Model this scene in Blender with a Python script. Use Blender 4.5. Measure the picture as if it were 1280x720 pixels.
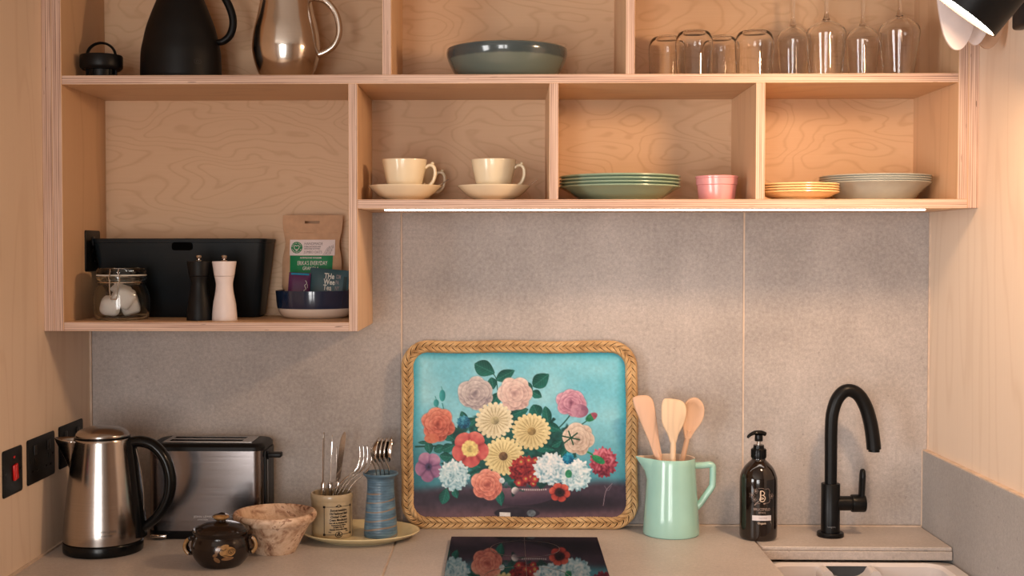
import bpy, bmesh, math, random
import numpy as np
from mathutils import Vector, Matrix

random.seed(7)
for o in list(bpy.data.objects):
    bpy.data.objects.remove(o, do_unlink=True)
SC = bpy.context.scene
COL = SC.collection
PI = math.pi

# ------------------------------------------------------------------ camera
cam_d = bpy.data.cameras.new('camera')
cam = bpy.data.objects.new('camera', cam_d)
COL.objects.link(cam)
cam.location = (0, -2.746, .606)
cam.rotation_euler = (PI/2 - .0297, 0, .0197)
cam_d.sensor_width = 36
cam_d.lens = 36*1560/1280
cam_d.shift_x = (640 - 601.7)/1280
cam_d.clip_start = .05
SC.camera = cam

# ------------------------------------------------------------------ world, window light, exposure
SC.view_settings.view_transform = 'Standard'
SC.view_settings.look = 'None'
SC.view_settings.exposure = -0.12
SC.view_settings.gamma = 1.0
SC.view_settings.use_curve_mapping = False
world = bpy.data.worlds.new('world')
SC.world = world
world.use_nodes = True
world.node_tree.nodes['Background'].inputs[0].default_value = (.75, .85, 1, 1)
world.node_tree.nodes['Background'].inputs[1].default_value = .6
LAMP_STRENGTH = 200
STRIP_STRENGTH = 8.5
def area(name, loc, rot, sx, sy, power, color):
    l = bpy.data.lights.new(name, 'AREA')
    l.shape = 'RECTANGLE'; l.size = sx; l.size_y = sy
    l.energy = power; l.color = color
    o = bpy.data.objects.new(name, l)
    COL.objects.link(o)
    o.location = loc; o.rotation_euler = rot
    return o
# daylight entering by the two tall windows of the rear wall (light sits in the openings)
area('window_daylight', (-.85, -4.52, .35), (PI/2, 0, 0), .66, 1.5, 42, (1, .965, .93))
area('window_daylight', (-.14, -4.52, .35), (PI/2, 0, 0), .30, 1.5, 20, (1, .965, .93))
area('window_daylight', (-2.02, -2.55, .45), (PI/2, 0, -PI/2), 1.1, 1.3, 60, (1, .965, .93))  # unseen side window, added to brighten the right wall

# ------------------------------------------------------------------ materials
def nd(nt, t, **kw):
    n = nt.nodes.new(t)
    for k, v in kw.items():
        setattr(n, k, v)
    return n
def mk(name):
    m = bpy.data.materials.new(name)
    m.use_nodes = True
    nt = m.node_tree
    b = nt.nodes['Principled BSDF']
    return m, nt, b
def S(c):   # sRGB 0-255 -> linear
    return tuple(((v/255)/12.92 if v/255 <= .04045 else ((v/255+.055)/1.055)**2.4) for v in c)
def rgba(c): return (c[0], c[1], c[2], 1)
def ramp(nt, fac, stops):
    r = nd(nt, 'ShaderNodeValToRGB')
    el = r.color_ramp.elements
    el[0].position = stops[0][0]; el[0].color = rgba(stops[0][1])
    el[1].position = stops[-1][0]; el[1].color = rgba(stops[-1][1])
    for p, c in stops[1:-1]:
        e = el.new(p); e.color = rgba(c)
    nt.links.new(fac, r.inputs[0])
    return r.outputs[0]
def pos(nt, scale=(1, 1, 1), obj=False, loc=(0, 0, 0), rot=(0, 0, 0)):
    if obj:
        s = nd(nt, 'ShaderNodeTexCoord').outputs['Object']
    else:
        s = nd(nt, 'ShaderNodeNewGeometry').outputs['Position']
    mp = nd(nt, 'ShaderNodeMapping')
    mp.inputs['Scale'].default_value = scale
    mp.inputs['Location'].default_value = loc
    mp.inputs['Rotation'].default_value = rot
    nt.links.new(s, mp.inputs[0])
    return mp.outputs[0]
def noise(nt, vec, scale, detail=2, rough=.5, dist=0):
    n = nd(nt, 'ShaderNodeTexNoise')
    n.inputs['Scale'].default_value = scale
    n.inputs['Detail'].default_value = detail
    n.inputs['Roughness'].default_value = rough
    n.inputs['Distortion'].default_value = dist
    nt.links.new(vec, n.inputs['Vector'])
    return n.outputs['Fac']
def mathn(nt, op, a, b=None, c=None):
    n = nd(nt, 'ShaderNodeMath', operation=op)
    for i, v in enumerate((a, b, c)):
        if v is None: continue
        if isinstance(v, (int, float)): n.inputs[i].default_value = v
        else: nt.links.new(v, n.inputs[i])
    return n.outputs[0]
def mixc(nt, fac, a, b, mode='MIX'):
    n = nd(nt, 'ShaderNodeMix', data_type='RGBA', blend_type=mode)
    if isinstance(fac, (int, float)): n.inputs[0].default_value = fac
    else: nt.links.new(fac, n.inputs[0])
    for i, v in ((6, a), (7, b)):
        if isinstance(v, tuple): n.inputs[i].default_value = rgba(v)
        else: nt.links.new(v, n.inputs[i])
    return n.outputs[2]
def bump(nt, b, h, strength, dist=.002):
    n = nd(nt, 'ShaderNodeBump')
    n.inputs['Strength'].default_value = strength
    n.inputs['Distance'].default_value = dist
    nt.links.new(h, n.inputs['Height'])
    nt.links.new(n.outputs[0], b.inputs['Normal'])

def simple(name, col, rough=.5, metal=0, var=.12, nscale=40, coat=0, bmp=0, spec=.5, trans=0, ior=1.45, sheen=0):
    m, nt, b = mk(name)
    f = noise(nt, pos(nt, obj=True), nscale, 3)
    dark = tuple(c*(1-var) for c in col); lite = tuple(min(1, c*(1+var)) for c in col)
    c = ramp(nt, f, [(.3, dark), (.7, lite)])
    nt.links.new(c, b.inputs['Base Color'])
    b.inputs['Roughness'].default_value = rough
    b.inputs['Metallic'].default_value = metal
    b.inputs['Coat Weight'].default_value = coat
    b.inputs['Coat Roughness'].default_value = .08
    b.inputs['Specular IOR Level'].default_value = spec
    b.inputs['Transmission Weight'].default_value = trans
    b.inputs['IOR'].default_value = ior
    if bmp: bump(nt, b, f, bmp, .001)
    return m

def ply_face(name, base, dark, stretch=(1.2, 1.2, 3.2), seed=0, bands=9, amount=.5, vertical=False, gsc=2.3):
    """rotary-cut birch veneer: contour lines of a stretched noise field"""
    m, nt, b = mk(name)
    v = pos(nt, stretch, loc=(seed, seed*.7, seed*1.3))
    n1 = noise(nt, v, gsc, 1.8, .42, .3)
    t = mathn(nt, 'MULTIPLY', n1, bands*6.283)
    s = mathn(nt, 'SINE', t)
    line = mathn(nt, 'POWER', mathn(nt, 'MULTIPLY_ADD', s, .5, .5), 9)
    fine = noise(nt, pos(nt, (260, 260, 5) if vertical else (7, 7, 260)), 1, 2, .6)
    blot = noise(nt, pos(nt, (2, 2, 2), loc=(seed, 3, 1)), 2.2, 3, .6)
    c1 = mixc(nt, mathn(nt, 'MULTIPLY', line, amount), base, dark)
    c2 = mixc(nt, mathn(nt, 'MULTIPLY', fine, .22), c1, dark)
    c3 = mixc(nt, mathn(nt, 'MULTIPLY', blot, .28), c2, tuple(min(1, x*1.12) for x in base))
    nt.links.new(c3, b.inputs['Base Color'])
    b.inputs['Roughness'].default_value = .48
    b.inputs['Specular IOR Level'].default_value = .35
    bump(nt, b, fine, .06, .0006)
    return m
def ply_edge(name, axis):
    """the stack of thin veneers seen on a cut edge; axis = thickness direction in object space"""
    m, nt, b = mk(name)
    tc = nd(nt, 'ShaderNodeTexCoord').outputs['Object']
    sp = nd(nt, 'ShaderNodeSeparateXYZ'); nt.links.new(tc, sp.inputs[0])
    t = sp.outputs[axis]
    sc = [3, 3, 3]; sc[axis] = 420
    wob = noise(nt, pos(nt, (9, 9, 9)), 1, 2)
    t2 = mathn(nt, 'MULTIPLY_ADD', wob, .0008, t)
    s = mathn(nt, 'SINE', mathn(nt, 'MULTIPLY', t2, 2*PI/.0042))
    f = mathn(nt, 'MULTIPLY_ADD', s, .5, .5)
    sc2 = [5, 5, 5]; sc2[axis] = 330
    streak = noise(nt, pos(nt, tuple(sc2)), 1, 3, .65)
    f2 = mathn(nt, 'ADD', mathn(nt, 'MULTIPLY', f, .22), mathn(nt, 'MULTIPLY', streak, .85))
    c = ramp(nt, f2, [(.25, S((128, 96, 82))), (.42, S((180, 148, 132))), (.6, S((204, 174, 156))), (.8, S((224, 198, 180)))])
    sc3 = [22, 22, 22]; sc3[axis] = 260
    fl = noise(nt, pos(nt, tuple(sc3), loc=(4, 2, 9)), 1, 1)
    flk = mathn(nt, 'GREATER_THAN', fl, .74)
    c = mixc(nt, mathn(nt, 'MULTIPLY', flk, .75), c, S((84, 56, 46)))
    nt.links.new(c, b.inputs['Base Color'])
    b.inputs['Roughness'].default_value = .6
    return m
def stone(name, base, var=.22, rough=.5, seed=0):
    m, nt, b = mk(name)
    v = pos(nt, loc=(seed, seed, seed))
    big = noise(nt, v, 2.6, 6, .62)
    mid = noise(nt, v, 130, 4, .7)
    fin = noise(nt, v, 330, 2, .7)
    dk = tuple(c*(1-var) for c in base); lt = tuple(min(1, c*(1+var)) for c in base)
    c = ramp(nt, mathn(nt, 'ADD', mathn(nt, 'MULTIPLY', big, .6), mathn(nt, 'MULTIPLY', mid, .4)), [(.38, dk), (.62, lt)])
    c = mixc(nt, mathn(nt, 'MULTIPLY', mathn(nt, 'SUBTRACT', fin, .30), 1.0), c, tuple(x*.60 for x in base))
    spk = mathn(nt, 'GREATER_THAN', noise(nt, pos(nt, loc=(5, 1, seed)), 85, 2, .5), .715)
    c = mixc(nt, mathn(nt, 'MULTIPLY', spk, .45), c, tuple(x*.5 for x in base))
    pale = mathn(nt, 'GREATER_THAN', noise(nt, pos(nt, loc=(9, 4, seed)), 75, 3, .6, 1.5), .70)
    c = mixc(nt, mathn(nt, 'MULTIPLY', pale, .22), c, tuple(min(1, x*1.5) for x in base))
    nt.links.new(c, b.inputs['Base Color'])
    b.inputs['Roughness'].default_value = rough
    b.inputs['Specular IOR Level'].default_value = .4
    bump(nt, b, mid, .08, .0008)
    return m
def brushed(name, col, rough=.27, axis=2, aniso=0.0, amount=.25):
    """brushed steel: fine streaks across one axis"""
    m, nt, b = mk(name)
    sc = [6, 6, 6]; sc[axis] = 900
    f = noise(nt, pos(nt, tuple(sc), obj=True), 1, 2, .6)
    c = ramp(nt, f, [(.25, tuple(x*(1-amount*.5) for x in col)), (.75, col)])
    nt.links.new(c, b.inputs['Base Color'])
    r = mathn(nt, 'MULTIPLY_ADD', f, .12, rough-.06)
    nt.links.new(r, b.inputs['Roughness'])
    b.inputs['Metallic'].default_value = 1
    b.inputs['Anisotropic'].default_value = aniso
    return m
def glassm(name, col=(1, 1, 1), rough=0.0, ior=1.46):
    m, nt, b = mk(name)
    f = noise(nt, pos(nt, obj=True), 5)
    c = ramp(nt, f, [(.3, tuple(x*.985 for x in col)), (.7, col)])
    nt.links.new(c, b.inputs['Base Color'])
    b.inputs['Transmission Weight'].default_value = 1
    b.inputs['Roughness'].default_value = rough
    b.inputs['IOR'].default_value = ior
    return m
def emit(name, col, strength):
    m, nt, b = mk(name)
    f = noise(nt, pos(nt, obj=True), 3)
    c = ramp(nt, f, [(.2, tuple(x*.99 for x in col)), (.8, col)])
    nt.links.new(c, b.inputs['Emission Color'])
    b.inputs['Emission Strength'].default_value = strength
    b.inputs['Base Color'].default_value = (.8, .8, .8, 1)
    return m

BIRCH = S((214, 178, 142)); BIRCHD = S((166, 120, 84))
M = {}
M['ply_back'] = ply_face('birch_veneer_back', BIRCH, BIRCHD, (1.0, 1.0, 2.7), 2.0, 17, .30, False, 3.9)
M['ply_flat'] = ply_face('birch_veneer_shelf', BIRCH, BIRCHD, (.8, 3, 3), 5.0, 5, .25)
M['ply_side'] = ply_face('birch_veneer_side', BIRCH, BIRCHD, (3, 3, .5), 8.0, 6, .22, True)
M['ply_wall'] = ply_face('birch_wall_panel', S((228, 208, 188)), S((196, 166, 140)), (3.2, 3.2, .42), 11.0, 8, .25, True)
M['edge_h'] = ply_edge('birch_ply_edge_flat', 2)
M['edge_v'] = ply_edge('birch_ply_edge_upright', 0)
M['tile'] = stone('grey_stone_tile', S((180, 172, 168)), .30, .55, 0)
M['tile2'] = stone('grey_stone_upstand', S((168, 164, 162)), .16, .5, 3)
M['counter'] = stone('stone_worktop', S((189, 179, 173)), .2, .42, 6)
M['grout'] = simple('pale_grout', S((205, 184, 166)), .8, bmp=.2)
M['plaster'] = simple('white_plaster', S((200, 192, 182)), .9, var=.04, nscale=8)
M['roomwood'] = ply_face('stained_birch_cladding', S((150, 118, 92)), S((112, 84, 62)), (3, 3, .5), 31, 6, .3, True)
M['floor'] = ply_face('floor_boards', S((190, 160, 130)), S((150, 115, 85)), (.5, 3, 3), 21, 7, .4)
M['black'] = simple('matt_black_plastic', S((15, 15, 16)), .42, var=.15, spec=.28)
M['blackgloss'] = simple('black_plastic', S((11, 12, 13)), .22, var=.1, spec=.28)
M['blackmatte'] = simple('matt_black_coating', S((14, 14, 15)), .5, var=.15, spec=.28)
M['steel'] = brushed('brushed_steel', S((182, 174, 168)), .2, 2)
M['steel_dark'] = brushed('dark_brushed_steel', S((138, 132, 132)), .2, 2)
M['chrome'] = brushed('polished_steel', S((214, 208, 202)), .13, 2, 0, .1)
M['satin'] = brushed('satin_steel', S((226, 218, 210)), .17, 2, 0, .12)
M['glass'] = glassm('clear_glass')
M['jarglass'] = glassm('jar_glass', (.93, .97, .95))
M['white'] = simple('white_ceramic', S((226, 222, 220)), .2, var=.03, coat=.3)
M['whitematte'] = simple('white_matt_lacquer', S((226, 214, 212)), .45, var=.03)
M['cream'] = simple('cream_glaze', S((238, 222, 190)), .22, var=.04, coat=.5, nscale=15)
M['spark'] = emit('spotlight_diffuser', (1, .63, .36), LAMP_STRENGTH)
M['led'] = emit('led_diffuser', (1, .90, .80), STRIP_STRENGTH)

# ------------------------------------------------------------------ mesh helpers
def rotm(ax, an): return Matrix.Rotation(an, 3, ax)
class G:
    def __init__(s): s.v = []; s.f = []; s.m = []
    def add(s, v, f, mi=0, T=None, off=(0, 0, 0)):
        n = len(s.v)
        for p in v:
            p = Vector(p)
            if T is not None: p = T @ p
            s.v.append((p[0]+off[0], p[1]+off[1], p[2]+off[2]))
        for q in f:
            s.f.append(tuple(i+n for i in q)); s.m.append(mi)
        return s
    def box(s, x0, x1, y0, y1, z0, z1, bev=0, seg=2, mi=0, T=None, off=(0, 0, 0)):
        v, f = boxm(x0, x1, y0, y1, z0, z1, bev, seg)
        return s.add(v, f, mi, T, off)
    def lathe(s, prof, seg=48, mi=0, T=None, off=(0, 0, 0), ex=1, ey=1):
        v, f = lathem(prof, seg, ex, ey)
        return s.add(v, f, mi, T, off)
    def tube(s, pts, rad, seg=12, mi=0, closed=False, caps=True, up=None, T=None, off=(0, 0, 0)):
        v, f = tubem(pts, rad, seg, closed, caps, up)
        return s.add(v, f, mi, T, off)
    def prism(s, poly, y0, y1, mi=0, T=None, off=(0, 0, 0)):
        n = len(poly)
        v = [(x, y0, z) for x, z in poly]+[(x, y1, z) for x, z in poly]
        f = [tuple(range(n)), tuple(range(2*n-1, n-1, -1))]+[(i, i+n, (i+1) % n+n, (i+1) % n) for i in range(n)]
        return s.add(v, f, mi, T, off)
    def obj(s, name, mats, parent=None, loc=(0, 0, 0), rot=(0, 0, 0), smooth=True, ang=38):
        me = bpy.data.meshes.new(name)
        me.from_pydata(s.v, [], s.f)
        if not isinstance(mats, (list, tuple)): mats = [mats]
        for m in mats: me.materials.append(M[m] if isinstance(m, str) else m)
        if len(mats) > 1: me.polygons.foreach_set('material_index', s.m)
        bm = bmesh.new(); bm.from_mesh(me)
        bmesh.ops.recalc_face_normals(bm, faces=bm.faces)
        bm.to_mesh(me); bm.free()
        if smooth:
            me.polygons.foreach_set('use_smooth', [True]*len(me.polygons))
            me.set_sharp_from_angle(angle=math.radians(ang))
        me.update()
        return link(name, me, parent, loc, rot)
def link(name, data, parent=None, loc=(0, 0, 0), rot=(0, 0, 0)):
    o = bpy.data.objects.new(name, data)
    COL.objects.link(o)
    o.location = loc; o.rotation_euler = rot
    if parent is not None: o.parent = parent
    return o
_bc = {}
def boxm(x0, x1, y0, y1, z0, z1, bev=0, seg=2):
    if not bev:
        v = [(x, y, z) for z in (z0, z1) for y in (y0, y1) for x in (x0, x1)]
        return v, [(0, 2, 3, 1), (4, 5, 7, 6), (0, 1, 5, 4), (2, 6, 7, 3), (0, 4, 6, 2), (1, 3, 7, 5)]
    bm = bmesh.new()
    bmesh.ops.create_cube(bm, size=1)
    for q in bm.verts:
        q.co = Vector((x0 if q.co.x < 0 else x1, y0 if q.co.y < 0 else y1, z0 if q.co.z < 0 else z1))
    bmesh.ops.bevel(bm, geom=list(bm.edges), offset=bev, segments=seg, profile=.5, affect='EDGES')
    bm.verts.index_update()
    v = [tuple(q.co) for q in bm.verts]; f = [tuple(l.index for l in p.verts) for p in bm.faces]
    bm.free()
    return v, f
def lathem(prof, seg=48, ex=1, ey=1):
    v = []; f = []; rows = []
    for r, z in prof:
        if r < 1e-6:
            rows.append([len(v)]); v.append((0, 0, z))
        else:
            rows.append(list(range(len(v), len(v)+seg)))
            v += [(r*ex*math.cos(2*PI*i/seg), r*ey*math.sin(2*PI*i/seg), z) for i in range(seg)]
    for a, b in zip(rows, rows[1:]):
        for i in range(seg):
            j = (i+1) % seg
            if len(a) == 1 and len(b) == 1: continue
            if len(a) == 1: f.append((a[0], b[i], b[j]))
            elif len(b) == 1: f.append((a[i], a[j], b[0]))
            else: f.append((a[i], a[j], b[j], b[i]))
    return v, f
def crv(pts, n=6, closed=False):
    """Catmull-Rom through points (any dimension)"""
    P = [np.array(p, float) for p in pts]; out = []
    N = len(P); rng = N if closed else N-1
    for i in range(rng):
        if closed: p0, p1, p2, p3 = P[i-1], P[i], P[(i+1) % N], P[(i+2) % N]
        else:
            p1, p2 = P[i], P[i+1]
            p0 = P[i-1] if i else 2*p1-p2
            p3 = P[i+2] if i+2 < N else 2*p2-p1
        for k in range(n):
            t = k/n
            out.append(tuple(.5*((2*p1)+(-p0+p2)*t+(2*p0-5*p1+4*p2-p3)*t*t+(-p0+3*p1-3*p2+p3)*t**3)))
    if not closed: out.append(tuple(P[-1]))
    return out
def tubem(pts, rad, seg=12, closed=False, caps=True, up=None):
    """sweep; rad = number, (a,b) or list of (a,b): a along 'up' side, b across"""
    P = [Vector(p) for p in pts]; n = len(P)
    if isinstance(rad, (int, float)): rad = [(rad, rad)]*n
    elif isinstance(rad, tuple): rad = [rad]*n
    rad = [(r, r) if isinstance(r, (int, float)) else r for r in rad]
    v = []; f = []; prev = None
    for i in range(n):
        if closed: t = P[(i+1) % n]-P[i-1]
        else: t = P[min(i+1, n-1)]-P[max(i-1, 0)]
        t.normalize()
        if prev is None:
            u = Vector(up) if up else (Vector((0, 0, 1)) if abs(t.z) < .9 else Vector((0, 1, 0)))
        else:
            u = Vector(up) if up else prev
        u = u - t*u.dot(t)
        if u.length < 1e-5: u = t.orthogonal()
        u.normalize(); prev = u
        w = t.cross(u)
        a, b = rad[i]
        for k in range(seg):
            an = 2*PI*k/seg
            v.append(tuple(P[i]+u*(a*math.cos(an))+w*(b*math.sin(an))))
    m = n if closed else n-1
    for i in range(m):
        for k in range(seg):
            A = i*seg; B = ((i+1) % n)*seg; k2 = (k+1) % seg
            f.append((A+k, A+k2, B+k2, B+k))
    if caps and not closed:
        f.append(tuple(range(seg-1, -1, -1))); f.append(tuple((n-1)*seg+k for k in range(seg)))
    return v, f
def tag(o, label, cat, group=None):
    o['label'] = label; o['category'] = cat
    if group: o['group'] = group
    return o
def thing(name, label, cat, loc=(0, 0, 0), rot=(0, 0, 0), group=None):
    return tag(link(name, None, None, loc, rot), label, cat, group)
def struct(o): o['kind'] = 'structure'; return o
def dup(root, loc, label=None, rot=None):
    r = root.copy(); COL.objects.link(r); r.location = loc
    if rot: r.rotation_euler = rot
    if label: r['label'] = label
    for ch in list(root.children):
        c = ch.copy(); COL.objects.link(c); c.parent = r
        for g in list(ch.children):
            d = g.copy(); COL.objects.link(d); d.parent = c
    return r
def ell(x, z, a, b, n=24): return [(x+a*math.cos(2*PI*i/n), z+b*math.sin(2*PI*i/n)) for i in range(n)]
def rrect(x0, x1, z0, z1, r, n=6):
    out = []
    for cx, cz, a0 in ((x1-r, z1-r, 0), (x0+r, z1-r, PI/2), (x0+r, z0+r, PI), (x1-r, z0+r, 1.5*PI)):
        out += [(cx+r*math.cos(a0+PI/2*i/n), cz+r*math.sin(a0+PI/2*i/n)) for i in range(n+1)]
    return out
def mapped(name, me_v, me_f, fn, mat, parent):
    me = bpy.data.meshes.new(name)
    me.from_pydata([fn(a, b) for a, b in me_v], [], me_f)
    me.materials.append(M[mat] if isinstance(mat, str) else mat)
    me.update()
    return link(name, me, parent)
def text(name, s, size, mat, parent, fn, cx=0, cz=0, align='CENTER', sx=1.0, bold=0, lines=1.0, shear=0):
    """flat lettering laid on a surface: fn(u, w) maps text plane to the local surface"""
    cu = bpy.data.curves.new(name, 'FONT')
    cu.body = s; cu.size = size; cu.align_x = align; cu.resolution_u = 2
    cu.space_line = lines; cu.offset = bold; cu.shear = shear
    o = bpy.data.objects.new(name, cu); COL.objects.link(o)
    dg = bpy.context.evaluated_depsgraph_get()
    me = bpy.data.meshes.new_from_object(o.evaluated_get(dg))
    bpy.data.objects.remove(o, do_unlink=True)
    v = [(q.co.x*sx+cx, q.co.y+cz) for q in me.vertices]; f = [tuple(p.vertices) for p in me.polygons]
    bpy.data.meshes.remove(me)
    return mapped(name, v, f, fn, mat, parent)
def ring2d(poly, w):
    """band between a closed outline and the same outline shrunk towards its centre"""
    cx = sum(p[0] for p in poly)/len(poly); cz = sum(p[1] for p in poly)/len(poly); n = len(poly)
    rr = max(math.hypot(p[0]-cx, p[1]-cz) for p in poly)
    k = 1-w/rr
    v = list(poly)+[(cx+(p[0]-cx)*k, cz+(p[1]-cz)*k) for p in poly]
    return v, [(i, (i+1) % n, (i+1) % n+n, i+n) for i in range(n)]
def stroke2d(pts, w):
    v = []; f = []
    for i, p in enumerate(pts):
        a = pts[max(i-1, 0)]; b = pts[min(i+1, len(pts)-1)]
        d = Vector((b[0]-a[0], b[1]-a[1])); d.normalize()
        v += [(p[0]-d.y*w/2, p[1]+d.x*w/2), (p[0]+d.y*w/2, p[1]-d.x*w/2)]
    for i in range(len(pts)-1): f.append((2*i, 2*i+1, 2*i+3, 2*i+2))
    return v, f
def merge2d(parts):
    v = []; f = []
    for a, b in parts:
        n = len(v); v += a; f += [tuple(i+n for i in q) for q in b]
    return v, f
def poly2d(poly, rings=5):
    n = len(poly); cx = sum(p[0] for p in poly)/n; cz = sum(p[1] for p in poly)/n
    v = [(cx, cz)]; f = []
    for j in range(1, rings+1):
        k = j/rings; v += [(cx+(p[0]-cx)*k, cz+(p[1]-cz)*k) for p in poly]
    for i in range(n):
        f.append((0, 1+i, 1+(i+1) % n))
        for j in range(rings-1): a = 1+j*n; f.append((a+i, a+n+i, a+n+(i+1) % n, a+(i+1) % n))
    return v, f
def panel(name, x0, x1, y0, y1, z0, z1, parent, face, edge, front=True, ploc=(0, 0, 0)):
    """a plywood board: veneer faces, striped front edge; origin at its centre"""
    c = ((x0+x1)/2, (y0+y1)/2, (z0+z1)/2)
    bv = .0007
    v, f = boxm(x0-c[0], x1-c[0], y0-c[1], y1-c[1], z0-c[2], z1-c[2], bv, 1)
    g = G(); g.add(v, f)
    me_o = g.obj(name, [face, edge], parent, tuple(c[i]-ploc[i] for i in range(3)), smooth=False)
    me = me_o.data
    for p in me.polygons:
        if edge == 'edge_h' and abs(p.normal.z) < .6 and abs(p.normal.y) > .5: p.material_index = 1
        if edge == 'edge_v' and abs(p.normal.x) < .6 and (p.normal.y < -.5 or p.normal.z < -.5): p.material_index = 1
    return me_o

# ================================================================== THE ROOM
WL, WR = -.9227, .9262
FZ, CZ = -.9, 1.55          # floor, ceiling (worktop is z = 0)
YR = -4.5
def wall(name, x0, x1, y0, y1, z0, z1, mat, parent=None):
    o = G().box(x0, x1, y0, y1, z0, z1).obj(name, mat, parent, smooth=False)
    if parent is None: struct(o)
    return o
wall('floor', -2.0, 2.0, YR-.1, .1, FZ-.05, FZ, 'floor')
wall('ceiling', -2.0, 2.0, YR-.1, .1, CZ, CZ+.05, 'plaster')
wb = wall('wall_back', -1.05, 1.05, .012, .10, FZ, CZ, 'grout')
wall('wall_left', WL-.03, WL, -1.1, .012, FZ, CZ, 'ply_wall')
wall('wall_right', WR, WR+.03, -1.1, .012, FZ, CZ, 'ply_wall')
g = G()
g.box(-2.03, -2.0, YR, -3.1, FZ, CZ).box(-2.03, -2.0, -2.0, -1.1, FZ, CZ).box(-2.03, -2.0, -3.1, -2.0, FZ, -.2).box(-2.03, -2.0, -3.1, -2.0, 1.1, CZ).box(-2.03, WL, -1.1, -1.07, FZ, CZ)
struct(g.obj('wall_side_room_left', 'roomwood', smooth=False))
g = G()
g.box(2.0, 2.03, YR, -1.1, FZ, CZ).box(WR, 2.03, -1.1, -1.07, FZ, CZ)
struct(g.obj('wall_side_room_right', 'roomwood', smooth=False))
# rear wall with two tall window openings
g = G()
wx = [(-1.18, -.52), (-.29, .01)]
zb_, zt_ = -.42, 1.12
g.box(-2.0, wx[0][0], YR-.08, YR, FZ, CZ).box(wx[0][1], wx[1][0], YR-.08, YR, FZ, CZ).box(wx[1][1], 2.0, YR-.08, YR, FZ, CZ)
for a, b in wx: g.box(a, b, YR-.08, YR, FZ, zb_).box(a, b, YR-.08, YR, zt_, CZ)
struct(g.obj('wall_rear', 'plaster', smooth=False))
for i, (a, b) in enumerate(wx):
    w = struct(link('window_%d' % (i+1), None, None, ((a+b)/2, YR+.005, zb_)))
    g = G(); hw = (b-a)/2; h = zt_-zb_
    g.box(-hw-.03, -hw+.01, -.01, .02, -.03, h+.03).box(hw-.01, hw+.03, -.01, .02, -.03, h+.03)
    g.box(-hw+.01, hw-.01, -.01, .02, -.03, .01).box(-hw+.01, hw-.01, -.01, .02, h-.01, h+.03)
    g.obj('window_frame', 'black', w, smooth=False)

# ---- stone tiles behind the worktop: three slabs with pale joints between them
tops = [.452, .708]
def tile(x0, x1, z0, z1, mat='tile', name='tile', parent=None, y0=0.0, y1=.0125, bev=.0012):
    return G().box(x0, x1, y0, y1, z0, z1, bev, 1).obj(name, mat, parent, smooth=False)
J = .0018
tile(WL+.004, -.230-J, .003, .70, parent=wb)
tile(-.230+J, .522-J, .003, .70, parent=wb)
tile(.522+J, WR-.002, .003, .70, parent=wb)
for xj in (-.230, .522): G().box(xj-.003, xj+.003, .0012, .0125, .003, .70).obj('grout_joint', 'grout', wb, smooth=False)
# pale sealant joints
def seal(name, x0, x1, y0, y1, z0, z1):
    struct(G().box(x0, x1, y0, y1, z0, z1).obj(name, 'grout', smooth=False))
seal('trim_1', WL, WL+.0045, -.004, .0, .0, .446)
seal('trim_2', WL, WL+.006, -.62, -.004, .0, .004)
seal('trim_3', WL+.006, .913, -.003, .0, .0, .003)
seal('trim_4', WR-.003, WR, -.003, 0, .170, .69)
# upstand on the right wall
up = tile(.914, WR, -.30, .168, 'tile2', 'tile_upstand', None, -.62, 0, .001)
struct(up); up.name = 'wall_upstand_right'
seal('trim_5', .9145, WR, -.62, -.001, .168, .1705)
seal('trim_6', .9125, .914, -.0022, 0, .0, .168)

# ================================================================== WORKTOP, SINK, HOB, CABINETS
wt = thing('worktop', 'grey-brown stone worktop with pale joints running along the tiled wall', 'worktop', (0, 0, 0))
def slab(name, x0, x1, y0, y1, z0, z1, mat='counter', bev=.0015):
    return G().box(x0, x1, y0, y1, z0, z1, bev, 1).obj(name, mat, wt, smooth=False)
slab('tile', WL+.001, -.230-J, -.62, -.0005, -.012, 0)
slab('tile', -.230+J, .5205, -.62, -.0005, -.012, 0)
slab('tile', .5205+2*J, .9125, -.193, -.0005, -.008, 0)
slab('edge_tile', .522, .9125, -.1955, -.17, -.0265, -.0085, 'counter', .001)
slab('joint', WL+.002, .9, -.19, -.002, -.014, -.004, 'grout', 0)
slab('joint', -.236, -.224, -.615, -.18, -.0135, -.003, 'grout', 0)
slab('core', WL+.002, .5195, -.61, -.003, -.038, -.0125, 'ply_flat', 0)
slab('core', .5195, .912, -.165, -.003, -.0262, -.0145, 'ply_flat', 0)

M['sink'] = simple('white_fireclay', S((214, 208, 208)), .12, var=.03, coat=.5, nscale=6)
M['dark'] = simple('recess_shade', S((58, 64, 70)), .5, var=.1)  # dark colour stands in for the shade inside the overflow
sk = thing('belfast_sink', 'white ceramic sink set below the stone ledge under the black tap', 'sink', (.715, -.41, -.24))
zt = .211   # rim top, local
ix0, ix1, iy0, iy1 = -.172, .160, -.195, .195
g = G()
ox0, ox1, oy0, oy1 = -.192, .197, -.215, .213
def ringb(z, x0, x1, y0, y1, r, n=6): return [(x, y, z) for x, y in rrect(x0, x1, y0, y1, r, n)]
loops = [ringb(.0, ox0, ox1, oy0, oy1, .02), ringb(zt-.006, ox0, ox1, oy0, oy1, .02), ringb(zt, ox0+.006, ox1-.006, oy0+.006, oy1-.006, .02),
         ringb(zt, ix0-.006, ix1+.006, iy0-.006, iy1+.006, .034), ringb(zt-.006, ix0, ix1, iy0, iy1, .03), ringb(.045, ix0+.006, ix1-.006, iy0+.006, iy1-.006, .03), ringb(.02, ix0+.03, ix1-.03, iy0+.03, iy1-.03, .02)]
n = len(loops[0]); vv = [p for l in loops for p in l]; ff = []
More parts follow.
